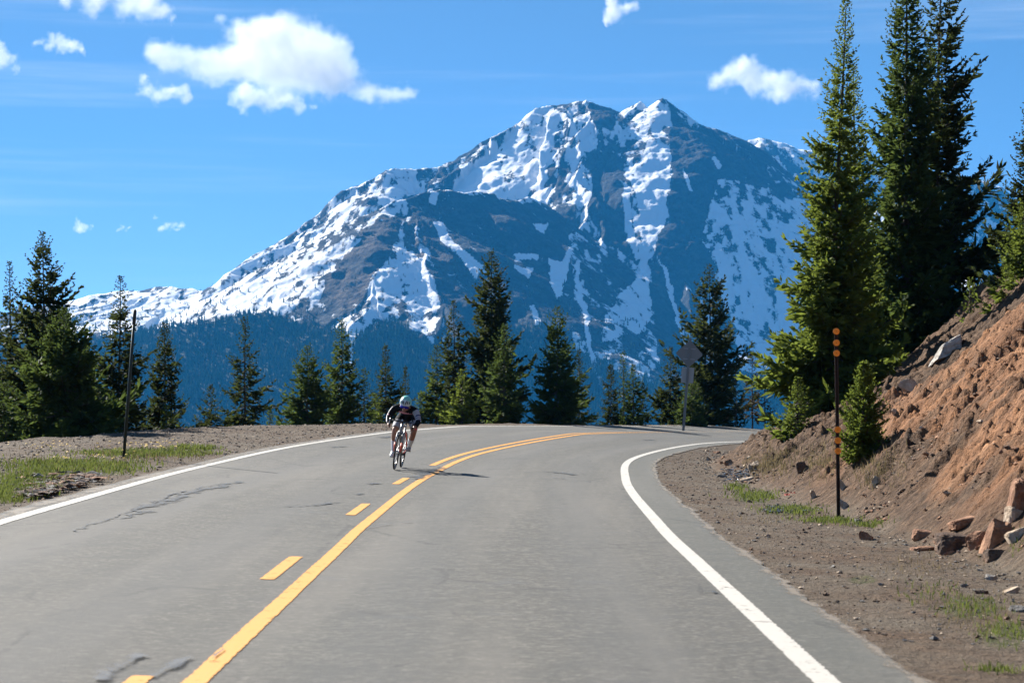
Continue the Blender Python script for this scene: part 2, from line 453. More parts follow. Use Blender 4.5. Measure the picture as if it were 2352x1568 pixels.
# ------------------------------------------------------------------ ground sheet
def polar():
    a1 = np.concatenate([np.linspace(-19, 5, 420)[:-1], np.linspace(5, 17.5, 520)[:-1], np.linspace(17.5, 19, 12)])
    a0 = np.concatenate([np.linspace(-180, -60, 25)[:-1], np.linspace(-60, -19, 70)[:-1]])
    a2 = np.concatenate([np.linspace(19, 60, 70)[1:], np.linspace(60, 180, 25)[1:-1]])
    az = np.radians(np.concatenate([a0, a1, a2]))
    r = np.concatenate([[.3, 1, 2, 3.5, 5, 6.5], np.geomspace(8, 12, 60)[:-1], np.geomspace(12, 50, 600)[:-1], np.geomspace(50, 95, 130), np.geomspace(97, 12500, 90)])
    return az, r
az, rr = polar()
AA, RR = np.meshgrid(az, rr)
GX = RR * np.sin(AA); GY = RR * np.cos(AA)
z, s, t, d, over, cr, q = ground(GX, GY, True)
Xf, Yf = GX.ravel(), GY.ravel()
# keep the sheet just under the pavement
pave = (t > -sv(s, S_E)) & (over <= 0)
bank = sstep(-.25, .35, d + .25 * fbm(Xf * 1.5, Yf * 1.5, 3, 61))
nb = fbm(Xf * .55, Yf * .55, 4, 63)
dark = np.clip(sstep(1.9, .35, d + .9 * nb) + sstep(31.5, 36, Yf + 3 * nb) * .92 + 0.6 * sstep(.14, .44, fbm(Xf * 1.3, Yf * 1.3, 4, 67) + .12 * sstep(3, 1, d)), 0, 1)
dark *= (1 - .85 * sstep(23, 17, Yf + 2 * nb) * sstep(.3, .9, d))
px, py = proj(Xf, Yf, z)
def blob(cx, cy_, rx, ry):
    return np.exp(-(((px - cx) / rx) ** 2 + ((py - cy_) / ry) ** 2))
gn = fbm(Xf * 1.1, Yf * 1.1, 4, 71)
grass = np.zeros_like(px)
vis = (Yf > 4) & (Yf < 90)
for b_ in [(160, 1075, 160, 22), (50, 1120, 90, 26), (330, 1040, 130, 10), (1735, 1140, 55, 16), (1820, 1175, 70, 13), (1900, 1196, 60, 8), (2230, 1395, 75, 32), (2310, 1450, 70, 38), (1985, 1330, 30, 10)]:
    grass = np.maximum(grass, blob(*b_) * vis)
grass = sstep(.35, .7, grass + .45 * gn)
far = sstep(30, 120, over)
grass = np.maximum(grass, far)
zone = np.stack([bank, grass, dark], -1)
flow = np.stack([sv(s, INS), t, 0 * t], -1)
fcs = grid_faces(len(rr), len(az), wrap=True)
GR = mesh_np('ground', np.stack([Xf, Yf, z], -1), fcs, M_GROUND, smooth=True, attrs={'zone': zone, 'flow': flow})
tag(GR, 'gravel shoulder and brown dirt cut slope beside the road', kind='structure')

# ------------------------------------------------------------------ road
sel = np.where((IY > -30) & (INN[:, 0] < 58))[0]
SS = np.linspace(sel[0], sel[-1], 420)
ncol = 46
U = np.linspace(0, 1, ncol)
edgeR = -sv(SS, S_E) - .05 * fbm(sv(SS, INS) * .9, 0 * SS, 4, 91) - .03 * fbm(sv(SS, INS) * 4, 0 * SS, 3, 93)
edgeL = sv(SS, S_OT) + .33 + .06 * fbm(sv(SS, INS) * .9, 0 * SS + 5, 4, 95)
TT = edgeR[:, None] + (edgeL - edgeR)[:, None] * U[None]
RP = road_pt(np.repeat(SS, ncol), TT.ravel())
RP = RP.reshape(len(SS), ncol, 3)
low = RP.copy(); low[..., 2] -= .07
V = np.concatenate([RP, low[:, :1], low[:, -1:]], 1)
V = V[:, [ncol] + list(range(ncol)) + [ncol + 1]]
fl = np.stack([np.repeat(sv(SS, INS), ncol + 2), np.concatenate([TT[:, :1], TT, TT[:, -1:]], 1).ravel(), 0 * np.zeros(len(SS) * (ncol + 2))], -1)
ROAD = mesh_np('road', V.reshape(-1, 3), grid_faces(len(SS), ncol + 2)[:, ::-1], M_ASPH, smooth=False, attrs={'flow': fl})
tag(ROAD, 'grey asphalt mountain road curving to the right', kind='structure')

def stripe(name, s0, s1, toff, width, mat, dz=.005, parent=ROAD, n=None, label=None, wear=None):
    n = n or max(8, int((s1 - s0) * 4))
    ss = np.linspace(s0, s1, n)
    tc = toff(ss) if callable(toff) else np.interp(ss, _ix, toff)
    us = np.linspace(-1, 1, 5)
    P = np.concatenate([road_pt(ss, tc + u * width / 2)[:, None] for u in us], 1); P[..., 2] += dz
    e = np.broadcast_to(np.abs(us)[None], (n, 5)).copy()
    e[0] = np.maximum(e[0], 1); e[-1] = np.maximum(e[-1], 1)
    if wear is not None: e = e + np.interp(sv(ss, IY), *wear)[:, None]
    o = mesh_np(name, P.reshape(-1, 3), grid_faces(n, 5)[:, ::-1], mat, parent, attrs={'edge': e.ravel()})
    if label: o['label'] = label
    return o
s_a, s_b = SS[1], SS[-2]
stripe('white_edge_line', s_a, s_b, 0 * S_OT, .165, M_WHITE, label='white line along the inside of the bend', n=600)
stripe('white_edge_line', s_a, s_b, S_OT, .17, M_WHITE, label='white line along the outside of the bend', n=600)
stripe('yellow_centre_line', s_a, s_b, S_MT, .14, M_YEL, wear=([64, 69, 74], [0, .45, .85]), label='unbroken yellow centre line', n=600)
def s_at(x, y, z=.06):
    p = unz(x, y, z); s_, t_ = st([p[0]], [p[1]]); return s_[0], t_[0]
DT = S_MT + .30
for (y0, y1, x0, x1) in [(1600, 1552, 330, 388), (1331, 1278, 655, 705), (1184, 1158, 825, 850), (1114, 1100, 928, 945)]:
    sa = s_at(x0, y0)[0]; sb = s_at(x1, y1)[0]
    stripe('yellow_dash', sa, sb, DT, .13, M_YEL, n=40)
sa = s_at(1000, 1068, .1)[0]
stripe('yellow_centre_line', sa, s_b, DT, .14, M_YEL, wear=([64, 69, 74], [0, .45, .85]), n=400, label='second yellow line that starts beside the cyclist')

def patch(name, pts, widths, mat, dz=.009, parent=ROAD, jag=.0, seed=0):
    """irregular flat strip through photo pixels on the road"""
    P = []
    for x, y in pts:
        q_ = unz(x, y, .1)
        for _ in range(4):
            s_, t_ = st([q_[0]], [q_[1]]); q_ = unz(x, y, float(road_z(s_, t_)[0]))
        P.append(q_[:2])
    P = catmull(P, 8); W = np.interp(np.linspace(0, 1, len(P)), np.linspace(0, 1, len(widths)), widths)
    k = np.arange(len(P))
    T = np.gradient(P, axis=0); T /= np.linalg.norm(T, axis=1)[:, None]; N = np.stack([-T[:, 1], T[:, 0]], 1)
    P = P + N * (jag * fbm(k * .7, 0 * k, 3, seed))[:, None]
    us = np.linspace(-1, 1, 5)
    Q = P[:, None] + N[:, None] * (us[None, :, None] * W[:, None, None] / 2)
    Q = Q.reshape(-1, 2); s_, t_ = st(Q[:, 0], Q[:, 1]); zz = road_z(s_, t_) + dz
    e = np.broadcast_to(np.abs(us)[None], (len(P), 5)).copy(); e[0] = 1; e[-1] = 1
    return mesh_np(name, np.concatenate([Q, zz[:, None]], 1), grid_faces(len(P), 5), mat, parent, attrs={'edge': e.ravel()})
CR = [([(165, 1222), (215, 1205), (262, 1192), (330, 1175), (345, 1178)], [.05, .14, .1, .3, .05]),
      ([(300, 1178), (360, 1158), (420, 1138), (480, 1122), (555, 1104)], [.1, .55, .3, .5, .2]),
      ([(250, 1195), (340, 1160), (430, 1128), (520, 1107)], [.05, .1, .12, .06]),
      ([(655, 1165), (700, 1163), (735, 1160), (765, 1153)], [.05, .12, .15, .2]),
      ([(815, 1136), (830, 1133)], [.3, .35]), ([(850, 1113), (872, 1110)], [.3, .5]),
      ([(955, 1102), (980, 1088), (1005, 1076), (1012, 1072)], [.5, .6, .5, .3]),
      ([(1240, 1083), (1285, 1086), (1330, 1092)], [.2, .4, .2]), ([(1270, 1098), (1300, 1100)], [.15, .25]),
      ([(750, 1030), (800, 1028)], [.3, .3]), ([(865, 1014), (900, 1012)], [.5, .5]),
      ([(560, 1062), (640, 1054), (720, 1058)], [.02, .03, .02]), ([(820, 1050), (960, 1052), (1010, 1056)], [.02, .03, .02]),
      ([(1475, 1011), (1500, 1010)], [.4, .5]), ([(1610, 1360), (1655, 1364)], [.06, .1])]
for k_, (p_, w_) in enumerate(CR): patch('tar_crack', p_, w_, M_CRACK, .009 + .0003 * k_, jag=.12, seed=k_)
for k_, (p_, w_) in enumerate([([(225, 1568), (270, 1535), (330, 1505)], [.12, .28, .15]), ([(345, 1560), (395, 1530), (440, 1510)], [.1, .2, .1]),
                               ([(480, 1520), (520, 1490)], [.03, .05]), ([(840, 1214), (900, 1204), (950, 1200)], [.1, .2, .05])]):
    patch('dark_stain', p_, w_, M_STAIN, .015 + .0004 * k_, jag=.02, seed=40 + k_)
stripe('road_edge_dust', s_a, s_b, lambda ss: np.interp(ss, SS, edgeL) - .12, .5, M_EDGEDUST, .003, n=500)
stripe('road_edge_dust', s_a, s_b, lambda ss: np.interp(ss, SS, edgeR) + .03, .22, M_EDGEDUST, .0035, n=500)
# ------------------------------------------------------------------ the snowy mountain
def rid(pts):
    return np.array([at(x, y, Y) for x, y, Y in pts])
# each ridge: crest points (photo x, y, distance in metres), slope left, slope right (seen from here), rib size
RIDGES = [
 (rid([(455, 664, 4700), (470, 652, 4720), (520, 612, 4760), (600, 573, 4830), (700, 533, 4900), (790, 473, 4980), (820, 433, 5000), (888, 383, 5030), (945, 383, 5060), (990, 380, 5080), (1012, 366, 5100), (1050, 352, 5120), (1100, 328, 5140), (1165, 309, 5160), (1190, 273, 5180), (1230, 243, 5200), (1270, 236, 5210), (1340, 226, 5220), (1360, 227, 5220), (1400, 243, 5230), (1425, 252, 5230), (1447, 230, 5225), (1456, 226, 5225), (1472, 236, 5220), (1490, 228, 5210), (1515, 216, 5200), (1535, 224, 5210), (1570, 256, 5230), (1620, 290, 5260), (1690, 346, 5320), (1780, 430, 5400), (1900, 500, 5500)]), .75, 26),
 (rid([(-200, 760, 4950), (0, 735, 4900), (150, 690, 4850), (240, 668, 4850), (330, 660, 4830), (400, 656, 4800), (455, 664, 4760)]), .32, 12),
 # brown front summit
 (rid([(925, 452, 4250), (950, 440, 4280), (1000, 431, 4320), (1040, 437, 4350), (1085, 436, 4380), (1130, 442, 4420), (1170, 458, 4480), (1205, 447, 4560), (1250, 470, 4650)]), .72, 12),
 (rid([(925, 452, 4250), (890, 470, 4230), (850, 497, 4200), (790, 540, 4150), (700, 592, 4080), (640, 636, 4020), (585, 705, 3900), (540, 760, 3800)]), .55, 10),
 (rid([(925, 452, 4250), (940, 480, 4200), (975, 545, 4080), (995, 610, 3960), (1015, 690, 3820), (1060, 780, 3650), (1110, 900, 3450)]), .62, 12),
 (rid([(895, 560, 4060), (860, 640, 3900), (830, 710, 3760), (800, 780, 3600)]), .55, 10),
 # spurs of the main summits
 (rid([(1350, 226, 5215), (1362, 262, 5130), (1330, 305, 5040), (1345, 345, 4960), (1335, 400, 4860), (1365, 450, 4770), (1330, 520, 4640), (1325, 590, 4520), (1320, 660, 4380), (1340, 760, 4180)]), .85, 18),
 (rid([(1365, 450, 4770), (1390, 520, 4640), (1385, 570, 4560), (1400, 640, 4430), (1400, 720, 4260)]), .85, 12),
 (rid([(1456, 226, 5225), (1440, 260, 5160), (1425, 300, 5090), (1400, 345, 5010), (1410, 400, 4920)]), .8, 9),
 (rid([(1525, 220, 5205), (1530, 260, 5130), (1522, 300, 5060), (1545, 340, 4990), (1538, 420, 4850), (1532, 500, 4720), (1495, 570, 4600), (1480, 612, 4520), (1492, 660, 4410), (1498, 720, 4270), (1510, 800, 4080), (1530, 880, 3900), (1560, 980, 3680)]), .82, 16),
 (rid([(1480, 612, 4520), (1440, 690, 4330), (1400, 780, 4120), (1390, 860, 3930), (1380, 960, 3720)]), .72, 14),
 (rid([(1545, 590, 4600), (1570, 640, 4480), (1590, 720, 4300), (1600, 800, 4120), (1640, 900, 3900)]), .7, 10),
 (rid([(1690, 346, 5320), (1760, 420, 5200), (1800, 455, 5120), (1850, 500, 5020), (1900, 560, 4900), (1910, 640, 4740), (1880, 730, 4540), (1860, 820, 4320), (1850, 920, 4080)]), .64, 20),
 (rid([(2000, 480, 5300), (2120, 560, 5100), (2230, 640, 4900), (2300, 720, 4700)]), .6, 18),
 (rid([(1640, 370, 6300), (1690, 324, 6300), (1752, 312, 6300), (1800, 319, 6300), (1850, 336, 6300), (1930, 352, 6300), (2060, 372, 6300), (2230, 402, 6300), (2295, 424, 6300), (2330, 450, 6300), (2420, 520, 6300), (2700, 620, 6300)]), .7, 22),
]
mcol = np.linspace(-240, 2640, 1250)
mrow = np.concatenate([np.linspace(900, 2900, 40)[:-1], np.linspace(2900, 5330, 520)[:-1], np.linspace(5330, 6600, 90)])
MC, MR = np.meshgrid(mcol, mrow)
MX = (MC - CX) / F * MR; MY = MR.copy()
x = MX.ravel(); y = MY.ravel()
wx = x + 26 * fbm(x / 170, y / 170, 4, 101) + 7 * fbm(x / 40, y / 40, 3, 103)
wy = y + 26 * fbm(x / 170 + 9, y / 170, 4, 105) + 7 * fbm(x / 40 + 4, y / 40, 3, 107)
Hm = np.full(len(x), -1e9); RB = np.zeros(len(x)); RG = np.zeros(len(x), int)
for ri, (P, k, amp) in enumerate(RIDGES):
    A = P[:-1]; D = np.diff(P, axis=0); L2 = (D[:, :2] ** 2).sum(1)
    S0 = np.concatenate([[0], np.cumsum(np.sqrt(L2))])
    best = np.full(len(x), -1e9); bs = np.zeros(len(x)); bd = np.zeros(len(x)); bsd = np.zeros(len(x))
    for i in range(len(A)):
        u = np.clip(((wx - A[i, 0]) * D[i, 0] + (wy - A[i, 1]) * D[i, 1]) / L2[i], 0, 1)
        dx = wx - A[i, 0] - u * D[i, 0]; dy = wy - A[i, 1] - u * D[i, 1]
        dd = np.sqrt(dx * dx + dy * dy)
        hh = A[i, 2] + u * D[i, 2] - k * dd
        m = hh > best
        best[m] = hh[m]; bs[m] = (S0[i] + u * math.sqrt(L2[i]))[m]; bd[m] = dd[m]
        bsd[m] = np.sign(D[i, 0] * dy - D[i, 1] * dx)[m]
    rib = ridged(bs / 95 + bsd * 7.3 + ri * 31, bd / 700 + ri, 4, 200 + ri)
    rib2 = ridged(bs / 30 + bsd * 3.1 + ri * 11 + .3 * fbm(x / 50, y / 50, 2, 260 + ri), bd / 330 + ri, 3, 230 + ri)
    best = best + amp * (rib + .52 * rib2) * np.clip(bd / 105, 0, 1.3) - amp * .33
    rib = rib + .5 * rib2
    m = best > Hm
    Hm[m] = best[m]; RB[m] = rib[m]; RG[m] = ri
Hm += 8 * fbm(x / 70, y / 70, 5, 111) + 2.2 * ridged(x / 26, y / 26, 3, 113) * sstep(-100, 150, Hm)
base = -150 + .10 * (y - 2500) + 20 * fbm(x / 300, y / 300, 3, 117)
Hm = np.maximum(Hm, base - 60) + 12 * np.exp(-np.abs(Hm - base) / 40)
Hm = np.where(y < 2900, np.maximum(np.minimum(Hm, base), -200) - 100 * sstep(2000, 900, y), Hm)
qx, qy = proj(x, y, Hm)
wqx = qx + 9 * fbm(x / 45, y / 45, 4, 121); wqy = qy + 9 * fbm(x / 45 + 7, y / 45, 4, 123)
def inpoly(P):
    P = np.array(P, float); c = np.zeros(len(wqx), bool)
    j = len(P) - 1
    for i in range(len(P)):
        yi, yj, xi, xj = P[i, 1], P[j, 1], P[i, 0], P[j, 0]
        if yi != yj:
            c ^= ((yi > wqy) != (yj > wqy)) & (wqx < (xj - xi) * (wqy - yi) / (yj - yi) + xi)
        j = i
    return c
# patches of lying snow (+) and bare ground (-) on the slopes
PATCH = [
 (.24, [(100, 640), (500, 640), (800, 430), (1000, 350), (1350, 200), (1540, 200), (1540, 640), (1250, 470), (1000, 440), (900, 470), (600, 720), (330, 800), (100, 800)]),
 (.38, [(330, 770), (480, 670), (560, 640), (640, 620), (600, 690), (590, 715), (450, 735)]),
 (.36, [(150, 690), (455, 664), (470, 690), (330, 760), (160, 780)]),
 (.5, [(925, 455), (860, 495), (800, 540), (700, 605), (645, 645), (590, 700), (580, 722), (650, 728), (705, 690), (735, 640), (790, 590), (850, 520), (920, 490)]),
 (-1.2, [(850, 522), (915, 490), (935, 500), (905, 560), (890, 590), (850, 640), (835, 690), (790, 705), (730, 698), (750, 640), (790, 600)]),
 (.65, [(908, 505), (930, 505), (930, 560), (952, 580), (945, 620), (920, 660), (905, 690), (860, 720), (830, 770), (810, 850), (800, 850), (815, 760), (850, 700), (850, 650), (890, 600), (905, 560)]),
 (.45, [(950, 580), (1000, 640), (1010, 700), (1000, 790), (960, 760), (930, 700), (900, 690), (930, 640)]),
 (.5, [(870, 720), (1010, 690), (1000, 730), (1010, 800), (960, 760), (900, 740)]),
 (-1.0, [(930, 455), (1000, 435), (1180, 460), (1260, 480), (1320, 500), (1300, 560), (1320, 640), (1310, 740), (1340, 900), (1000, 900), (1020, 700), (990, 590), (945, 500)]),
 (1.6, [(992, 506), (1015, 510), (1040, 555), (1060, 570), (1105, 610), (1095, 640), (1070, 615), (1050, 580), (1010, 550)]),
 (1.3, [(985, 440), (1002, 445), (995, 470), (982, 465)]),
 (1.5, [(1255, 590), (1290, 600), (1310, 560), (1310, 600), (1290, 680), (1275, 690), (1265, 640)]),
 (1.5, [(1225, 512), (1262, 510), (1250, 535), (1232, 530)]), (1.4, [(1180, 585), (1235, 585), (1230, 600), (1185, 597)]), (1.5, [(1180, 612), (1222, 615), (1212, 645), (1196, 630)]),
 (1.5, [(1215, 700), (1228, 700), (1240, 750), (1225, 748)]), (1.4, [(1205, 775), (1230, 800), (1235, 815), (1220, 805)]),
 (1.5, [(1325, 600), (1335, 600), (1330, 660), (1350, 720), (1362, 800), (1370, 850), (1395, 900), (1375, 890), (1355, 840), (1348, 760), (1325, 690)]),
 (.9, [(1245, 240), (1270, 245), (1275, 290), (1260, 360), (1235, 420), (1205, 450), (1185, 448), (1225, 390), (1250, 320)]),
 (.5, [(1035, 430), (1100, 370), (1150, 345), (1120, 400), (1180, 430), (1100, 437)]),
 (-1.1, [(1342, 348), (1400, 345), (1430, 370), (1445, 420), (1450, 500), (1462, 560), (1440, 590), (1410, 560), (1390, 560), (1350, 480), (1360, 430)]),
 (-1.0, [(1362, 235), (1420, 255), (1415, 290), (1370, 300), (1350, 270)]),
 (1.4, [(1425, 410), (1445, 430), (1455, 520), (1470, 590), (1460, 600), (1440, 540), (1435, 480)]),
 (.9, [(1490, 320), (1540, 340), (1535, 450), (1520, 520), (1490, 590), (1465, 600), (1475, 520), (1460, 440), (1430, 395), (1470, 370)]),
 (-.92, [(1542, 230), (1580, 265), (1700, 360), (1760, 410), (1690, 400), (1650, 420), (1630, 470), (1610, 560), (1640, 620), (1610, 640), (1615, 850), (1560, 700), (1500, 600), (1530, 530), (1545, 420)]),
 (1.5, [(1570, 385), (1580, 420), (1590, 440), (1580, 438), (1566, 405)]), (.9, [(1545, 235), (1600, 275), (1590, 290), (1560, 260)]), (1.2, [(1640, 360), (1660, 385), (1655, 392), (1636, 370)]),
 (.75, [(1480, 610), (1490, 660), (1495, 720), (1480, 760), (1380, 790), (1395, 720), (1440, 660)]),
 (.3, [(1375, 790), (1500, 760), (1530, 860), (1490, 920), (1360, 920)]),
 (-1.2, [(1490, 600), (1510, 610), (1540, 650), (1560, 740), (1600, 900), (1530, 900), (1510, 800), (1500, 690)]),
 (1.4, [(1510, 588), (1530, 620), (1545, 660), (1560, 720), (1580, 790), (1572, 790), (1548, 710), (1530, 650)]),
 (.52, [(1650, 410), (1720, 420), (1800, 440), (1860, 470), (1900, 560), (1860, 800), (1780, 860), (1700, 850), (1690, 760), (1650, 690), (1640, 600), (1610, 560)]),
 (.35, [(1780, 520), (1870, 500), (1900, 900), (1760, 900), (1780, 760)]),
 (.1, [(1690, 320), (1860, 330), (2330, 420), (2360, 560), (1900, 500)]),
]
bias = np.zeros(len(x))
for b_, P in PATCH:
    m = inpoly(P)
    if b_ > 1.15: bias[m] = np.maximum(bias[m], 0) * 0 + b_
    elif b_ < -.9: bias[m] = b_ * .72
    else: bias[m] = bias[m] + b_
sn = .55 * fbm(x / 60, y / 150, 5, 131) + .95 * fbm(x / 14, y / 30, 4, 133) - .48 * RB + bias + .02
tl = np.interp(qx, [0, 150, 330, 450, 560, 650, 750, 830, 900, 1000, 1100, 1250, 1350, 1480, 1600, 1700, 1840, 2400], [790, 780, 765, 738, 714, 728, 745, 770, 735, 800, 760, 740, 820, 860, 900, 880, 880, 880])
forest = sstep(-12, 22, qy - tl + 22 * fbm(x / 50, y / 50, 3, 141))
tund = np.maximum(inpoly([(835, 520), (925, 470), (975, 560), (985, 600), (910, 590), (850, 640), (835, 700), (790, 710), (725, 702), (750, 640)]) * 1.0, .75 * inpoly([(940, 490), (1040, 590), (1120, 680), (1080, 700), (985, 600)])) * sstep(-.5, .1, fbm(x / 60, y / 60, 3, 143))
def m_mount():
    t = NT('mountain_rock_and_snow'); p = t.pos(); a = t.attr('snow').outputs['Fac']; f = t.attr('wood').outputs['Fac']; tu = t.attr('tundra').outputs['Fac']
    n1 = t.noise(p, .035, 6, .65); n2 = t.noise(t.vscale(p, (1, 1, .6), (0, 0, 0), (0, R(35), 0)), .10, 6, .75); n3 = t.noise(p, .012, 4, .6); n4 = t.noise(t.vscale(p, (1, 1, .45), (0, 0, 0), (0, R(35), 0)), .05, 6, .72)
    rock = t.ramp(n1, [(.3, (.018, .021, .023)), (.5, (.040, .043, .045)), (.7, (.10, .10, .098))])
    brown = t.ramp(n1, [(.3, (.06, .047, .038)), (.5, (.105, .080, .060)), (.7, (.16, .125, .092))])
    c = t.mix(tu, rock, brown)
    c = t.mix(t.math('MULTIPLY', t.range(n4, .45, .62), .55), c, (.014, .017, .019))
    c = t.mix(t.math('MULTIPLY', t.range(n2, .5, .7), .5), c, (.045, .04, .036))
    woodc = t.ramp(n2, [(.3, (.014, .022, .012)), (.7, (.04, .05, .024))])
    c = t.mix(t.math('MULTIPLY', f, t.range(n3, .1, .3)), c, woodc)
    sv_ = t.math('ADD', a, t.math('ADD', t.math('MULTIPLY', t.math('SUBTRACT', n4, .5), 1.5), t.math('MULTIPLY', t.math('SUBTRACT', n2, .5), 1.5)))
    sm_ = t.range(sv_, -.07, .08)
    c = t.mix(sm_, c, (.90, .90, .91))
    h = t.math('ADD', t.math('MULTIPLY', n4, 1.3), t.math('MULTIPLY', n2, .4))
    t.princ(c, .9, t.bump(t.math('MULTIPLY', h, t.math('SUBTRACT', 1.12, sm_)), .9, 15), **{'Specular IOR Level': .1})
    return t.m
sn2 = np.where(forest > .5, sn - 1.3 * forest, sn)
# snow chute that runs down into the wood
sn2 = np.where(inpoly([(800, 740), (825, 740), (812, 800), (806, 860), (795, 860), (802, 800)]), 1.0, sn2)
MT = mesh_np('mountain', np.stack([x, y, Hm], -1), grid_faces(len(mrow), len(mcol)), m_mount(), smooth=True, attrs={'snow': sn2, 'wood': forest, 'tundra': tund})
tag(MT, 'snow streaked rocky mountain with blue shaded faces', kind='structure')

# trees on the lower slopes, a far wood nobody could count
def m_wood():
    t = NT('far_conifers'); r_ = t.n('ShaderNodeNewGeometry').outputs['Random Per Island']
    t.princ(t.ramp(r_, [(0, (.014, .032, .018)), (.5, (.045, .075, .036)), (.85, (.085, .105, .055)), (1, (.12, .105, .075))]), .9, **{'Specular IOR Level': .05}); return t.m
H2 = Hm.reshape(MC.shape)
prob = (forest * .95 + .10 * sstep(-70, 0, qy - tl + 60 * fbm(x / 60, y / 60, 3, 147)) + .05 * (RG == 3) * (qy > 480)) * (y > 2900) * (y < 5100) * (sn2 < .75) * (qy < 1010)
cell = (MR * 2880 / 1250 / F) * np.gradient(mrow)[:, None]
nexp = prob.reshape(MC.shape) * cell / 42.0
cnt = rng.poisson(np.clip(nexp, 0, 3))
ii, jj = np.nonzero(cnt); rep = cnt[ii, jj]; ii = np.repeat(ii, rep); jj = np.repeat(jj, rep)
if len(ii) > 60000:
    k_ = rng.choice(len(ii), 60000, replace=False); ii = ii[k_]; jj = jj[k_]
bx = MX[ii, jj] + rng.uniform(-3, 3, len(ii)); by = MY[ii, jj] + rng.uniform(-3, 3, len(ii)); bz = H2[ii, jj] - 1
hh = rng.uniform(8, 19, len(ii)) * (1 - .35 * (tl.reshape(MC.shape)[ii, jj] > qy.reshape(MC.shape)[ii, jj])); rw = hh * rng.uniform(.13, .2, len(ii))
nn = len(ii); K = 5
an = np.arange(K) * 2 * np.pi / K
Vt = np.zeros((nn, K * 2 + 2, 3))
for lvl, (zb, rb) in enumerate([(0.05, 1.0), (.42, .66)]):
    for k in range(K):
        j_ = rng.uniform(.75, 1.25, nn)
        Vt[:, lvl * (K + 1) + k] = np.stack([bx + rw * rb * j_ * np.cos(an[k]), by + rw * rb * j_ * np.sin(an[k]), bz + hh * zb], -1)
    Vt[:, lvl * (K + 1) + K] = np.stack([bx, by, bz + hh * (.62 if lvl == 0 else 1.0)], -1)
f1 = np.array([[k, (k + 1) % K, K] for k in range(K)] + [[K + 1 + k, K + 1 + (k + 1) % K, 2 * K + 1] for k in range(K)])
Ft = (np.arange(nn)[:, None, None] * (2 * K + 2) + f1[None]).reshape(-1, 3)
WOOD = mesh_np('forest', Vt.reshape(-1, 3), Ft, m_wood())
tag(WOOD, 'dark conifer forest covering the lower slopes of the mountain', kind='stuff')

# ------------------------------------------------------------------ the air
def m_haze():
    t = NT('mountain_air')
    v = t.n('ShaderNodeVolumePrincipled', {'Color': (*HAZE_COL, 1), 'Density': HAZE_D, 'Anisotropy': 0.0})
    t.L.new(v.outputs[0], t.out.inputs['Volume']); return t.m
hb = MB().box((0, 3000, 320), (16000, 9000, 1300)).build('haze', m_haze())
tag(hb, 'thin blue mountain air between the road and the peaks', kind='stuff')
# ------------------------------------------------------------------ conifers
def m_needles(name, a, b, tr, trans=.38):
    t = NT(name); p = t.obj(); r_ = t.n('ShaderNodeNewGeometry').outputs['Random Per Island']
    n = t.noise(p, .9, 4, .6)
    c = t.mix(t.range(t.math('ADD', t.math('MULTIPLY', r_, .6), t.math('MULTIPLY', n, .7)), .3, 1.0), a, b)
    d = t.n('ShaderNodeBsdfPrincipled', {'Base Color': c, 'Roughness': .75, 'Specular IOR Level': .08})
    c2 = t.mix(.5, c, tr)
    g = t.n('ShaderNodeBsdfTranslucent', {'Color': c2})
    mx = t.n('ShaderNodeMixShader', {0: trans, 1: d.outputs[0], 2: g.outputs[0]})
    t.L.new(mx.outputs[0], t.out.inputs['Surface']); return t.m
ND_DARK = m_needles('dark_spruce_needles', (.014, .024, .010), (.046, .058, .018), (.085, .105, .025))
ND_MID = m_needles('green_fir_needles', (.022, .044, .014), (.066, .098, .027), (.13, .175, .035))
ND_BRIGHT = m_needles('bright_fir_needles', (.038, .070, .014), (.115, .150, .030), (.24, .29, .045), .42)
ND_BROWN = m_needles('rusty_spruce_needles', (.035, .03, .014), (.085, .06, .028), (.12, .09, .03))
def m_bark():
    t = NT('conifer_bark'); p = t.obj()
    n = t.noise(t.vscale(p, (9, 9, 2)), 1.5, 5, .65)
    t.princ(t.ramp(n, [(.3, (.03, .024, .019)), (.7, (.12, .098, .08))]), .95, t.bump(n, .8, .03)); return t.m
BARK = m_bark()

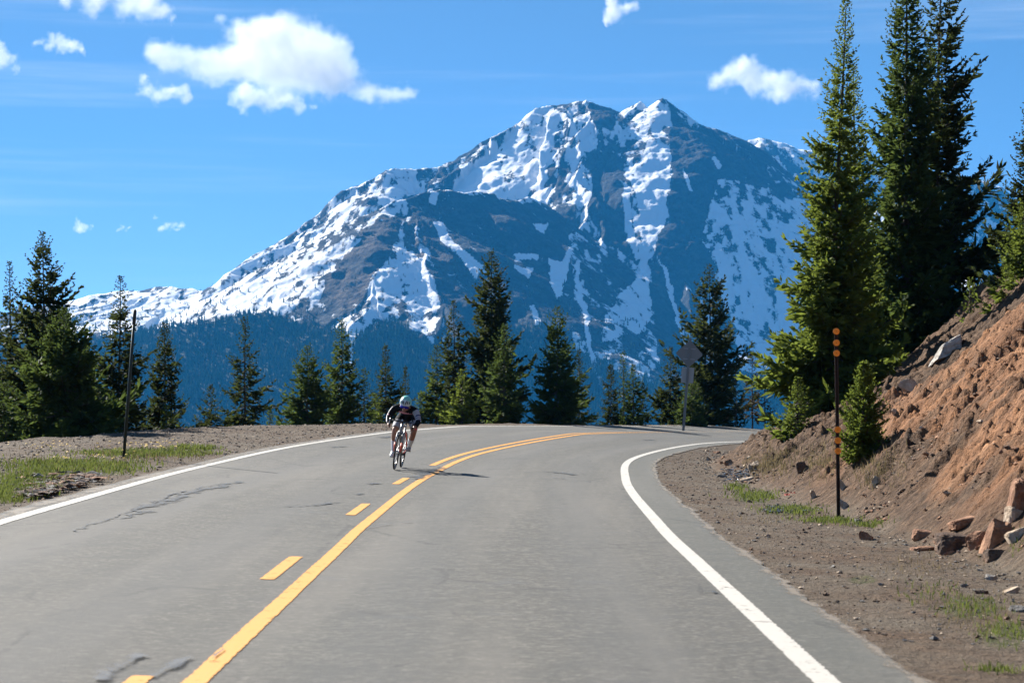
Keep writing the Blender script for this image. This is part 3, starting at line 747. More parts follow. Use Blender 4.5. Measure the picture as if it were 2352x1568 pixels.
def conifer(H, Rm, seed, nb=150, px_m=25., p=.85, el0=-.25, el1=.55, u0=.03, gap=0., kw=1.0, lean=0., tw=1.0, side=None, bend=.22):
    r = np.random.default_rng(seed)
    u = u0 + (1 - u0) * ((np.arange(nb) + r.uniform(0, 1, nb)) / nb) ** 1.08
    u = np.clip(u, 0, .992)
    if gap: u = u + gap * np.sin(u * 40 + seed) / 40
    az_ = np.arange(nb) * 2.39996 + r.normal(0, .5, nb)
    lump = .82 + .34 * np.sin(u * 23 + seed) * np.sin(u * 9 + az_ * 2 + seed * 1.7)
    L = Rm * ((1 - u) ** p * (.55 + .55 * r.random(nb)) * lump * np.minimum(1, .62 + u * 3.2)) + .035 * H * (1 - u) ** .3 * .8
    L = np.where(r.random(nb) < .07, L * 1.28, L)
    if side is not None: L = L * (1 + side[1] * np.cos(az_ - side[0]))
    el = el0 + (el1 - el0) * u ** 1.15 + r.normal(0, .12, nb)
    z0 = u * H
    lx = lean * z0; bx_ = lx + .02 * H * np.sin(u * 5 + seed) * .2
    base = np.stack([bx_, 0 * z0, z0], -1)
    dh = np.stack([np.cos(az_), np.sin(az_), 0 * az_], -1)
    # twigs
    sp = .062 / tw * (25. / px_m) ** .45
    nt_ = np.maximum(4, (L / sp).astype(int)); nt_ = np.minimum(nt_, 100 if px_m > 60 else 60)
    if px_m > 60: nt_ = (nt_ * 1.5).astype(int)
    bi = np.repeat(np.arange(nb), nt_); N = len(bi)
    k_ = np.concatenate([np.arange(n) for n in nt_])
    tt = .10 + .90 * (k_ + r.random(N)) / nt_[bi]
    def on(bi, tt):
        l = L[bi]; e = el[bi]
        up = l * (tt * np.sin(e) + bend * tt ** 2.2 - .12 * np.sin(np.pi * tt))
        return base[bi] + dh[bi] * (l * tt * np.cos(e))[:, None] + np.array([0, 0, 1.]) * up[:, None]
    P0 = on(bi, tt)
    D = on(bi, np.minimum(tt + .05, 1.05)) - on(bi, tt); D /= np.linalg.norm(D, axis=1)[:, None] + 1e-9
    sd_ = np.where(k_ % 2 == 0, 1., -1.)
    lat = np.cross(D, np.array([0, 0, 1.])); lat /= np.linalg.norm(lat, axis=1)[:, None] + 1e-9
    fw = r.uniform(.45, 1.0, N)[:, None]; dr = r.normal(-.10, .26, N)[:, None]
    tipm = (tt > .93)[:, None]
    TD = np.where(tipm, D + .3 * r.normal(0, 1, (N, 3)), D * fw + lat * sd_[:, None] * r.uniform(.5, 1., N)[:, None] + np.array([0, 0, 1.]) * dr)
    TD /= np.linalg.norm(TD, axis=1)[:, None]
    tl_ = np.clip(L[bi] * (.13 + .34 * (1 - tt)) * r.uniform(.7, 1.3, N), .07, .55 if px_m < 60 else .34) * (25. / px_m) ** .15
    wd = np.clip(tl_ * .21, .022, .060 if px_m < 60 else .040) * kw * (25. / px_m) ** .35 * (1 if px_m < 60 else .8)
    Vs = []; nk = 3 if px_m < 60 else 4
    for q_ in range(nk):
        ax = r.normal(0, 1, (N, 3)); B = np.cross(TD, ax); B /= np.linalg.norm(B, axis=1)[:, None] + 1e-9
        off = (r.random(N) * .25 * q_)[:, None]
        a0 = P0 + TD * (tl_[:, None] * off)
        dirk = TD + ((.30 * r.normal(0, 1, (N, 3))) if q_ else 0)
        tip = a0 + dirk * tl_[:, None] * (1 - .18 * q_); mid = a0 + dirk * tl_[:, None] * .45
        Vs.append(np.stack([a0, mid + B * wd[:, None], tip, mid - B * wd[:, None]], 1))
    VV = np.concatenate(Vs).reshape(-1, 3)
    FF = np.arange(len(VV)).reshape(-1, 4)
    # leader and trunk with boughs
    m = MB(); tr = max(.022 * H ** .9 * .5, .02)
    zz = np.linspace(-.6, H * .985, 14)
    m.tube(np.stack([lean * np.maximum(zz, 0) + .004 * H * np.sin(zz / H * 5 + seed), 0 * zz, zz], -1), np.interp(zz, [-.6, 0, H], [tr * 1.5, tr * 1.15, .008]), 7)
    big = np.argsort(-L)[:max(20, nb // 2)]
    for b_ in big:
        q_ = np.linspace(0, .85, 5); Q = on(np.full(5, b_), q_)
        m.tube(Q, np.interp(q_, [0, 1], [.011 + .010 * L[b_], .004]), 3, cap=False)
    return VV, FF, m

def tree(tip, yb, Y, hw, mat, label, seed, name='conifer_tree', cat='tree', group=None, sink=0.0, **kw):
    """tip (x, y) and foot row yb in the photo, distance Y, half width hw in photo pixels"""
    T = at(tip[0], tip[1], Y); bxp = kw.pop('bx', tip[0]); B = at(bxp, yb, Y)
    if kw.pop('onground', False): B[2] = g1(B[0], B[1]) - .05
    B[2] -= sink
    H = T[2] - B[2]; pm = F / Y; hw = hw * 1.38
    lean = (T[0] - B[0]) / H
    VV, FF, m = conifer(H, hw / pm, seed, px_m=pm * 1024 / 2352, lean=lean, **kw)
    o = empty(name, B); tag(o, label, cat, group)
    mesh_np('crown', VV, FF, mat, o)
    m.build('trunk', BARK, o)
    return o
D_, M_, B_, N_ = ND_DARK, ND_MID, ND_BRIGHT, ND_BROWN
GL = 'conifers on the left bank'; GM = 'conifers beyond the bend'; GR_ = 'tall conifers on the cut slope'
TREES = [
 ((22, 600), 1022, 62, 62, D_, 'slim dark conifer cut off by the left edge of the picture', GL, dict(nb=150)),
 ((100, 534), 1022, 60, 108, D_, 'tallest broad dark conifer of the left-hand clump', GL, dict(nb=230, p=.72, tw=1.15)),
 ((148, 712), 1030, 54, 120, M_, 'bushy yellow-green conifer in front of the tallest left-hand tree', GL, dict(nb=200, p=.6, tw=1.1)),
 ((10, 880), 1030, 55, 70, M_, 'low green conifer at the foot of the left edge', GL, dict(nb=90, p=.6)),
 ((197, 790), 1015, 62, 55, D_, 'narrow dark conifer half hidden behind the yellow-green one', GL, dict(nb=120)),
 ((275, 634), 1015, 60, 78, D_, 'dark open-branched conifer right behind the leaning green pole', GL, dict(nb=170, p=.8, tw=.85, el0=-.1)),
 ((240, 900), 1020, 57, 60, M_, 'short green conifer left of the leaning pole', GL, dict(nb=90, p=.6)),
 ((378, 744), 1010, 62, 50, D_, 'very dark slender conifer with a long bare tip', GL, dict(nb=170, p=.62, tw=1.2)),
 ((383, 930), 1005, 58, 20, B_, 'little bright green conifer at the foot of the dark slender one', GL, dict(nb=50, p=.7)),
 ((485, 885), 1003, 66, 55, D_, 'small dark conifer with wide drooping lower branches', GL, dict(nb=70, p=1.0, tw=.7, el0=-.2)),
 ((563, 730), 1000, 66, 52, D_, 'lone dark conifer with ragged gaps between its branches', GL, dict(nb=120, p=.68, tw=.8, el0=-.3)),
 ((620, 942), 996, 70, 20, B_, 'tiny pale conifer seedling standing alone', GL, dict(nb=36, p=.8, tw=.7)),
 ((706, 795), 992, 72, 62, M_, 'full green conifer left of the forked one', GM, dict(nb=150, p=.62)),
 ((785, 735), 992, 74, 48, M_, 'tall green conifer standing close behind the full one', GM, dict(nb=150, p=.55)),
 ((836, 848), 990, 74, 36, M_, 'short conifer tucked against the tall one', GM, dict(nb=80, p=.6, tw=.8)),
 ((886, 794), 988, 78, 40, D_, 'slim dark conifer left of the helmet of the cyclist', GM, dict(nb=120, p=.7)),
 ((862, 905), 988, 76, 28, B_, 'small bright conifer beside the handlebar of the cyclist', GM, dict(nb=60, p=.7)),
 ((931, 843), 986, 79, 26, D_, 'thin dark conifer whose top rises above the helmet', GM, dict(nb=80, p=.75)),
 ((966, 905), 986, 78, 24, B_, 'pale little conifer at the shoulder of the cyclist', GM, dict(nb=50, p=.7)),
 ((1003, 795), 986, 78, 42, M_, 'bright green conifer forming the left flank of the central clump', GM, dict(nb=130, p=.6)),
 ((1043, 690), 986, 82, 56, D_, 'dark pointed conifer left of the tallest central tree', GM, dict(nb=150, p=.75)),
 ((1130, 577), 986, 82, 66, D_, 'tallest conifer of the central clump with brownish top', GM, dict(nb=260, p=.55, tw=1.1)),
 ((1062, 850), 984, 76, 44, B_, 'small yellow-green conifer at the front of the central clump', GM, dict(nb=110, p=.65)),
 ((1158, 745), 984, 78, 56, M_, 'green conifer leaning on the right of the tallest central tree', GM, dict(nb=170, p=.6)),
 ((1280, 705), 986, 80, 62, M_, 'layered green conifer standing clear right of the central clump', GM, dict(nb=190, p=.62)),
 ((1330, 803), 986, 84, 30, D_, 'narrow dark conifer touching the layered green one', GM, dict(nb=100, p=.7)),
 ((1403, 838), 986, 82, 32, D_, 'dark left-hand conifer of the small group of four', GM, dict(nb=110, p=.65)),
 ((1432, 808), 986, 85, 26, M_, 'thin tallest conifer of the small group of four', GM, dict(nb=90, p=.7)),
 ((1455, 838), 986, 81, 34, M_, 'full right-hand conifer of the small group of four', GM, dict(nb=110, p=.65)),
 ((1477, 880), 986, 84, 24, D_, 'lowest conifer of the small group of four', GM, dict(nb=60, p=.7)),
 ((1540, 798), 986, 86, 42, D_, 'dark pointed conifer left of the back of the road sign', GM, dict(nb=130, p=.72)),
 ((1590, 870), 986, 84, 44, M_, 'low green conifer behind the foot of the sign post', GM, dict(nb=100, p=.6)),
 ((1630, 608), 986, 88, 84, D_, 'big dark conifer with tiered branches behind the road sign', GM, dict(nb=190, p=.72, el0=.0, el1=.6, tw=.95)),
 ((1690, 835), 986, 86, 26, D_, 'small dark conifer at the right flank of the big tiered one', GM, dict(nb=80, p=.7)),
 ((1728, 812), 986, 84, 28, N_, 'sparse rusty brown conifer near the end of the visible road', GM, dict(nb=60, p=.5, tw=.7, u0=.15)),
 ((1757, 835), 986, 85, 22, N_, 'thinner rusty brown conifer beside the sparse one', GM, dict(nb=46, p=.5, tw=.7, u0=.15)),
 ((1940, -5), 1000, 44, 116, B_, 'tall yellow-green conifer nearest the road, its low branches over the gravel', GR_, dict(nb=500, p=.95, tw=1.15, bx=1905, el0=-.5, u0=.0, side=(math.pi, .05))),
 ((1832, 868), 1010, 40.5, 46, B_, 'small fir as the low branches of the tall yellow-green conifer, over the gravel', GR_, dict(nb=120, p=.85, tw=1.0, el0=-.3, onground=True)),  # separate small tree standing in for the tall conifer's hanging low branches
 ((1962, 150), 1005, 50, 84, B_, 'second yellow-green conifer close behind the tallest light one', GR_, dict(nb=330, p=.8, tw=1.05, bx=1955)),
 ((2088, -130), 960, 52, 112, M_, 'tall dense green conifer in the middle of the right-hand group', GR_, dict(nb=470, p=.78, tw=1.15, bx=2070)),
 ((2166, -95), 930, 53, 102, D_, 'tall dark conifer with bare trunk showing between spaced boughs', GR_, dict(nb=270, p=.58, tw=1.15, bx=2140, el0=-.1, side=(0, .25))),
 ((2372, 240), 740, 46, 90, D_, 'dark conifer at the right edge on top of the bank', GR_, dict(nb=230, p=.6, tw=1.1)),
 ((2352, 470), 715, 42, 75, B_, 'bright bushy conifer at the right edge above the bare dirt', GR_, dict(nb=170, p=.55, tw=1.1)),
 ((1984, 835), 1046, 29.6, 62, B_, 'small bright green conifer beside the marker post with orange discs', GR_, dict(nb=230, p=.8, tw=1.9, kw=1.0, onground=True)),
 ((2228, 640), 745, 45, 26, B_, 'knee-high sapling on the skyline of the bank', GR_, dict(nb=36, p=.7)),
]
for i, (tip, yb, Y, hw, mat, lab, grp, kw) in enumerate(TREES):
    tree(tip, yb, Y, hw, mat, lab, 300 + i, group=grp, **kw)
# ------------------------------------------------------------------ clouds
def m_cloud(bl):
    t = NT('cloud_vapour'); p = t.obj(); f = None
    nv = t.n('ShaderNodeTexNoise', {'Vector': p, 'Scale': 1 / 300, 'Detail': 5, 'Roughness': .62}).outputs['Color']
    wv = t.n('ShaderNodeVectorMath', {0: nv, 1: (.5, .5, .5)}, operation='SUBTRACT').outputs[0]
    pw = t.n('ShaderNodeVectorMath', {0: wv, 1: (330, 330, 260), 2: p}, operation='MULTIPLY_ADD').outputs[0]
    for c, r_ in bl:
        d = t.n('ShaderNodeVectorMath', {0: pw, 1: tuple(float(v) for v in c)}, operation='DISTANCE').outputs['Value']
        v = t.range(d, r_ * 1.9, 0)
        f = v if f is None else t.math('ADD', f, v)
    n2 = t.noise(p, 1 / 85, 6, .68)
    e = t.math('ADD', t.math('MINIMUM', f, 1.25), t.math('MULTIPLY', t.math('SUBTRACT', n2, .5), 1.6))
    d = t.math('MULTIPLY', t.range(e, .28, 1.35), CLOUD_D * min(4.5, max(1, 105 / max(r_ for _, r_ in bl) * 1.3)))
    v = t.n('ShaderNodeVolumePrincipled', {'Color': (.995, .995, 1, 1), 'Density': d, 'Anisotropy': .1})
    t.L.new(v.outputs[0], t.out.inputs['Volume']); return t.m
CY_ = 13000.
def cloud(label, blobs):
    pm = F / CY_; m = MB(); rc = np.random.default_rng(int(sum(b[0] for b in blobs)) % 9999)
    c0 = at(np.mean([b[0] for b in blobs]), np.mean([b[1] for b in blobs]), CY_); bl = []
    for bx_, by_, r_ in blobs:
        c = at(bx_, by_, CY_ + rc.uniform(-50, 50)) - c0; rr_ = r_ / pm * 1.12
        bl.append((c, rr_ * (.90 if len(blobs) > 8 else .95))); m.ell(c, (rr_ * 1.45 + 30,) * 3, nu=22, nv=14)
    mt = m_cloud(bl)
    o = m.build('cloud', mt)
    rm = o.modifiers.new('join', 'REMESH'); rm.mode = 'VOXEL'; rm.voxel_size = 24
    dg = bpy.context.evaluated_depsgraph_get(); me = bpy.data.meshes.new_from_object(o.evaluated_get(dg))
    old = o.data; o.modifiers.clear(); o.data = me; bpy.data.meshes.remove(old); me.name = 'cloud'
    if not me.materials: me.materials.append(mt)
    o.location = c0
    tag(o, label, 'cloud', 'small white clouds in the blue sky')
    return o
cloud('biggest billowing white cloud, domed above a tail that trails right', [(620, 108, 62), (560, 128, 55), (690, 112, 66), (745, 148, 62), (785, 132, 38), (650, 160, 45), (500, 150, 34), (450, 146, 36), (400, 142, 36), (362, 124, 28), (775, 185, 34), (825, 205, 30), (868, 216, 26), (908, 222, 22), (600, 72, 30), (540, 60, 20), (510, 48, 12), (940, 214, 16)])
cloud('flat white cloud just under the tail of the biggest cloud', [(548, 214, 18), (575, 235, 22), (612, 232, 22), (650, 225, 24), (690, 242, 16), (722, 251, 9)])
cloud('small ragged cloud left of the flat one under the biggest cloud', [(318, 190, 12), (335, 215, 15), (372, 216, 17), (410, 214, 18), (432, 222, 12)])
cloud('long cloud cut off by the top of the picture, left of centre', [(150, -8, 22), (220, 2, 30), (290, 8, 28), (340, 10, 28), (378, 28, 18), (402, 46, 9)])
cloud('small triangular cloud between the left edge and the biggest cloud', [(85, 105, 10), (115, 104, 15), (140, 92, 15), (160, 110, 15), (178, 124, 9)])
cloud('little cloud cut off by the left edge of the picture', [(0, 112, 15), (12, 138, 17), (-20, 130, 26), (40, 156, 8)])
cloud('small torn cloud at the top above the twin summits', [(1400, 18, 17), (1420, 32, 17), (1440, 20, 18), (1402, -2, 15), (1405, 45, 8)])
cloud('wide flat-bottomed cloud right of the summit beside the tall conifers', [(1642, 182, 18), (1680, 172, 28), (1730, 172, 32), (1780, 188, 30), (1830, 196, 26), (1872, 206, 20), (1700, 150, 16), (1728, 200, 20), (1790, 212, 20)])
cloud('tiny round cloud above the tallest left-hand conifer', [(180, 518, 10), (196, 524, 8)])
cloud('tiny stretched cloud low over the left snow ridge', [(352, 510, 6), (380, 519, 9), (405, 524, 9)])
cloud('tiny wisp between the round and the stretched low clouds', [(278, 523, 6), (290, 526, 4)])

# ------------------------------------------------------------------ roadside posts and sign
STEEL = plain('galvanised_steel', (.22, .23, .24), .5, .75); GREENP = plain('dark_green_post_paint', (.008, .022, .016), .5)
RUST = plain('weathered_brown_post', (.035, .022, .017), .6, .3, .3); ORANGE = plain('orange_reflector', (1, .30, .02), .35, 0, .06)
PLATE = plain('bare_aluminium_sign_back', (.20, .205, .21), .5, .3, .1, 6)
TIMB = plain('sign_brace', (.33, .34, .35), .5, .6)
def post_u(L, w, mi=0):
    """flanged channel post along z"""
    m = MB()
    m.box((0, 0, L / 2 - .2), (w * .5, .006, L + .4)); m.box((-w * .27, -.012, L / 2 - .2), (.006, .024, L + .4)); m.box((w * .27, -.012, L / 2 - .2), (.006, .024, L + .4))
    m.box((-w * .42, -.026, L / 2 - .2), (w * .32, .005, L + .4)); m.box((w * .42, -.026, L / 2 - .2), (w * .32, .005, L + .4))
    for k in range(int(L / .3)): m.tube([(0, -.004, .2 + k * .3), (0, .005, .2 + k * .3)], .008, 6)
    return m
b0 = hit(284, 1051); t0 = at(310, 712, b0[1])
o = empty('snow_pole', b0); tag(o, 'tall dark green pole leaning to the right on the left grass verge', 'pole')
Lp = float(np.linalg.norm(t0 - b0)); pg = MB(); pg.tube([(0, 0, -.4), (0, 0, Lp * .55), (0, 0, Lp)], [.031, .030, .027], 10); pg.tube([(0, 0, Lp), (0, 0, Lp + .012)], [.027, .015], 10)
pl_ = pg.build('pole_shaft', GREENP, o, True)
cp_ = MB().tube([(0, 0, Lp - .28), (0, 0, Lp - .005)], .034, 10).build('top_sleeve', plain('black_sleeve', (.012, .013, .014), .6), o, True)
o.rotation_euler = (0, math.atan2(t0[0] - b0[0], t0[2] - b0[2]), 0)

b0 = hit(1925, 1192); t0 = at(1919, 755, b0[1]); b0[2] -= .03
o = empty('marker_post', b0); tag(o, 'brown roadside post carrying six orange discs beside the dirt bank', 'marker post')
Lp = float(t0[2] - b0[2]); post_u(Lp, .044).build('post_shaft', RUST, o, bevel=.001)
o.rotation_euler = (0, math.atan2(t0[0] - b0[0], Lp), R(6))
for yy in (761, 787, 811, 986, 1011, 1035):
    zr = at(1919, yy, b0[1])[2] - b0[2]
    d_ = MB().tube([(0, -.034, zr), (0, -.040, zr), (0, -.046, zr)], [.043, .044, .036], 20).build('reflector', ORANGE, o)
    MB().tube([(0, -.0455, zr), (0, -.050, zr)], [.006, .004], 8).build('rivet', plain('dark_rivet', (.30, .07, .01), .5), d_)

b0 = at(1569, 985, 77.0); b0[2] = g1(b0[0], b0[1]) - .05; top = at(1586, 775, 77.0)
o = empty('road_sign', b0); tag(o, 'back of a diamond road sign with a small plate below, on a grey steel post', 'road sign')
Lp = float(top[2] - b0[2])
post_u(Lp, .085).build('sign_post', STEEL, o)
zc = at(1582, 812, 77.0)[2] - b0[2]; zc2 = at(1577, 861, 77.0)[2] - b0[2]
dm = MB()
a_ = .37; rr_ = .09; pts = []
for k in range(4):
    c_ = np.array([math.cos(k * math.pi / 2), math.sin(k * math.pi / 2)]) * (a_ * math.sqrt(2) - rr_)
    for j in range(-3, 4):
        q_ = k * math.pi / 2 + j * math.pi / 12; pts.append(c_ + rr_ * .8 * np.array([math.cos(q_), math.sin(q_)]))
pts = np.array(pts); n_ = len(pts)
dm.add(np.concatenate([np.stack([pts[:, 0], np.full(n_, .012), pts[:, 1] + zc], -1), np.stack([pts[:, 0], np.full(n_, .018), pts[:, 1] + zc], -1)]),
       [tuple(range(n_)), tuple(range(2 * n_ - 1, n_ - 1, -1))] + [(k, k + n_, (k + 1) % n_ + n_, (k + 1) % n_) for k in range(n_)])
dp = dm.build('diamond_panel', PLATE, o)
for sg in (-1, 1): MB().box((0, .004, zc + .2 * sg), (.46, .012, .035)).build('cross_brace', TIMB, dp)
MB().box((0, .015, zc2), (.47, .006, .60)).build('lower_plate', plain('pale_sign_plate', (.34, .35, .36), .5, .2, .1, 6), o, bevel=.002)
o.rotation_euler = (0, math.atan2(top[0] - b0[0], Lp), R(-8))
# ------------------------------------------------------------------ bicycle and rider
# local frame: x forward (towards the camera), y to the rider's left, z up; origin at the rear tyre contact
cf = np.array([-2.17, 36.7]); hd = R(4)
fz = g1(cf[0], cf[1]); s_, t_ = st([cf[0]], [cf[1]]); fz = float(road_z(s_, t_)[0]) + .006
fw_ = np.array([math.sin(-hd), -math.cos(hd)])
rc_ = cf - fw_ * .99; s2_, t2_ = st([rc_[0]], [rc_[1]]); rz_ = float(road_z(s2_, t2_)[0]) + .006
LEAN = R(9.0)
def place(o):
    yaw = math.atan2(fw_[1], fw_[0]); pit = -math.atan2(fz - rz_, .99)
    o.matrix_world = Matrix.Translation((rc_[0], rc_[1], rz_)) @ Matrix.Rotation(yaw, 4, 'Z') @ Matrix.Rotation(pit, 4, 'Y') @ Matrix.Rotation(-LEAN, 4, 'X')
CARB = plain('black_carbon', (.012, .012, .014), .3); TYRE = plain('tyre_rubber', (.010, .010, .011), .8); SILV = plain('silver_frame_paint', (.34, .345, .345), .35)
ORED = plain('orange_red_frame_paint', (.70, .085, .025), .4); ALLOY = plain('polished_alloy', (.55, .55, .56), .25, .9); TAPE = plain('black_bar_tape', (.014, .014, .016), .85)
bike = empty('racing_bicycle', (0, 0, 0)); tag(bike, 'silver and orange racing bicycle leaning into the bend under the crouched rider', 'bicycle')
WR = .335
def wheel(xc, front):
    w = MB()
    q = np.linspace(0, 2 * np.pi, 49)[:-1]
    ring = lambda r_: np.stack([xc + r_ * np.cos(q), 0 * q, WR + r_ * np.sin(q)], -1)
    wl = MB().tube(ring(WR - .028), .013, 8, closed=True)
    for rr_ in (.262, .275, .288): wl.tube(ring(rr_), .010, 6, closed=True)
    root = wl.build('wheel', CARB, bike, True)
    MB().tube(ring(WR - .0135), .0135, 10, closed=True).build('tyre', TYRE, root, True)
    sp = MB()
    for k in range(20):
        a = 2 * np.pi * k / 20; s = .022 if k % 2 else -.022; a2 = a + (.9 if k % 4 < 2 else -.9)
        sp.tube([(xc + .02 * math.cos(a2), s, WR + .02 * math.sin(a2)), (xc + .262 * math.cos(a), 0, WR + .262 * math.sin(a))], .0016, 4, cap=False)
    sp.build('spokes', ALLOY, root)
    MB().tube([(xc, -.05, WR), (xc, -.03, WR), (xc, -.016, WR), (xc, .016, WR), (xc, .03, WR), (xc, .05, WR)], [.009, .022, .014, .014, .022, .009], 10).build('hub', ALLOY, root, True)
wheel(0, False); wheel(.99, True)
BB = (.405, 0, .27); HT1 = (.835, 0, .845); HT0 = (.868, 0, .70); STT = (.245, 0, .80)
fr = MB()
fr.tube([(.845, 0, .80), (.35, 0, .785), STT], [.020, .018, .017], 10, flat=1.0)
fr.tube([(.862, 0, .725), (.60, 0, .48), BB], [.030, .032, .030], 10)
fr.tube([BB, STT], [.022, .018], 10)
fr.tube([HT0, HT1], [.030, .027], 12)
frame = fr.build('frame', SILV, bike, True)
stys = MB()
for s in (-1, 1):
    stys.tube([(.385, s * .03, .272), (.2, s * .045, .30), (.01, s * .062, WR)], [.013, .011, .010], 8)
    stys.tube([(.262, s * .018, .70), (.14, s * .045, .52), (.01, s * .062, WR)], [.009, .008, .008], 8)
stys.build('rear_stays', ORED, frame, True)
fk = MB().tube([(.87, -.045, .685), (.872, 0, .70), (.87, .045, .685)], .022, 8)
for s in (-1, 1): fk.tube([(.87, s * .045, .69), (.905, s * .056, .56), (.93, s * .060, .50)], [.019, .017, .016], 8, flat=1.3)
fork = fk.build('fork', SILV, bike, True)
for s in (-1, 1): MB().tube([(.93, s * .060, .50), (.955, s * .060, .43), (.99, s * .056, WR - .004)], [.0165, .015, .011], 8, flat=1.4).build('fork_leg', ORED, fork, True)
MB().tube([(.872, -.02, .685), (.885, 0, .685), (.872, .02, .685)], .012, 6).build('brake', CARB, fork)
bar = MB().tube([(.83, 0, .862), (.845, 0, .872), (.93, 0, .895)], [.02, .019, .018], 10)
bar.tube([(.93, -.20, .892), (.935, -.1, .895), (.935, 0, .895), (.935, .1, .895), (.93, .20, .892)], .015, 10)
hb_ = bar.build('handlebar', CARB, bike, True)
for s in (-1, 1):
    dr = catmull([(.93, s * .195, .892), (.985, s * .205, .893), (1.035, s * .21, .868), (1.05, s * .213, .82), (1.02, s * .218, .775), (.96, s * .222, .765), (.90, s * .222, .768)], 5)
    MB().tube(dr, .0165, 8).build('bar_drop', TAPE, hb_, True)
    hd_ = MB().tube([(.99, s * .205, .895), (1.04, s * .207, .915), (1.075, s * .207, .945), (1.085, s * .207, .958)], [.017, .018, .016, .010], 8).build('brake_hood', TAPE, hb_, True)
    MB().tube(catmull([(1.075, s * .207, .925), (1.10, s * .208, .88), (1.088, s * .212, .81)], 4), .006, 6).build('brake_lever', ALLOY, hd_, True)
MB().tube([(.925, 0, .916), (.945, 0, .918)], .018, 8).build('computer', plain('pale_screen', (.5, .55, .58), .2), hb_)
CA = R(-24)
cr_ = MB().tube([(BB[0], -.07, BB[2]), (BB[0], .07, BB[2])], .018, 10)
q = np.linspace(0, 2 * np.pi, 41)[:-1]
for rr_ in (.094, .084): cr_.tube(np.stack([BB[0] + rr_ * np.cos(q), 0 * q - .048, BB[2] + rr_ * np.sin(q)], -1), .004, 5, closed=True)
for k in range(4): cr_.tube([(BB[0], -.048, BB[2]), (BB[0] + .088 * math.cos(k * 1.57), -.048, BB[2] + .088 * math.sin(k * 1.57))], .007, 5)
crank = cr_.build('crank', CARB, bike, True)
PR = (BB[0] + .172 * math.cos(CA), -.125, BB[2] + .172 * math.sin(CA)); PL = (BB[0] - .172 * math.cos(CA), .125, BB[2] - .172 * math.sin(CA))
for P, s in ((PR, -1), (PL, 1)):
    MB().tube([(BB[0], s * .075, BB[2]), (P[0], s * .082, P[2])], [.014, .011], 8).tube([(P[0], s * .08, P[2]), (P[0], s * .10, P[2])], .009, 8).build('crank_arm', CARB, crank, True)
    MB().box((P[0], P[1] + s * .01, P[2]), (.09, .06, .018)).build('pedal', CARB, crank, bevel=.004)
ch = MB().tube([(0.0, -.048, WR + .03), (BB[0], -.048, BB[2] + .09)], .004, 5).tube([(.02, -.048, WR - .11), (BB[0], -.048, BB[2] - .09)], .004, 5)
ch.tube([(0, -.05, WR - .01), (.02, -.052, WR - .06), (.03, -.052, WR - .12)], [.012, .01, .012], 6)
for r0 in (.03, .036, .042, .05): ch.tube(np.stack([r0 * np.cos(q), 0 * q - .04 - (.05 - r0) * .3, WR + r0 * np.sin(q)], -1), .003, 4, closed=True)
ch.build('chain', plain('steel_chain', (.16, .15, .14), .4, .8), bike)
sd_ = MB().tube([(.255, 0, .79), (.215, 0, .935)], .0145, 8).build('seat_post', CARB, bike, True)
MB().tube([(.08, 0, .955), (.14, 0, .962), (.22, 0, .957), (.30, 0, .955), (.345, 0, .948)], [.05, .072, .045, .022, .016], 10, flat=1.0).build('saddle', TAPE, bike, True)
bo = MB().tube([(.50, 0, .43), (.60, 0, .53)], .034, 10).tube([(.60, 0, .53), (.63, 0, .56)], [.030, .016], 8).build('bottle', plain('white_bottle', (.7, .7, .7), .4), bike, True)
# saddle squash: keep the shell flat
for v in bpy.data.objects['saddle'].data.vertices: v.co.z = .955 + (v.co.z - .955) * .35

SKIN = plain('tanned_skin', (.33, .155, .095), .5, 0, .10, 12)
KIT = plain('black_jersey_cloth', (.007, .007, .009), .9, 0, .2, 30, .15); GREYC = plain('light_grey_sleeve_cloth', (.38, .37, .40), .8); NAVY = plain('navy_print', (.05, .045, .13), .7)
PINK = plain('pink_print', (.62, .25, .32), .7); WHT = plain('white_cloth_and_rim_light', (.72, .72, .74), .7); REDB = plain('red_band', (.75, .03, .08), .6)
person = None
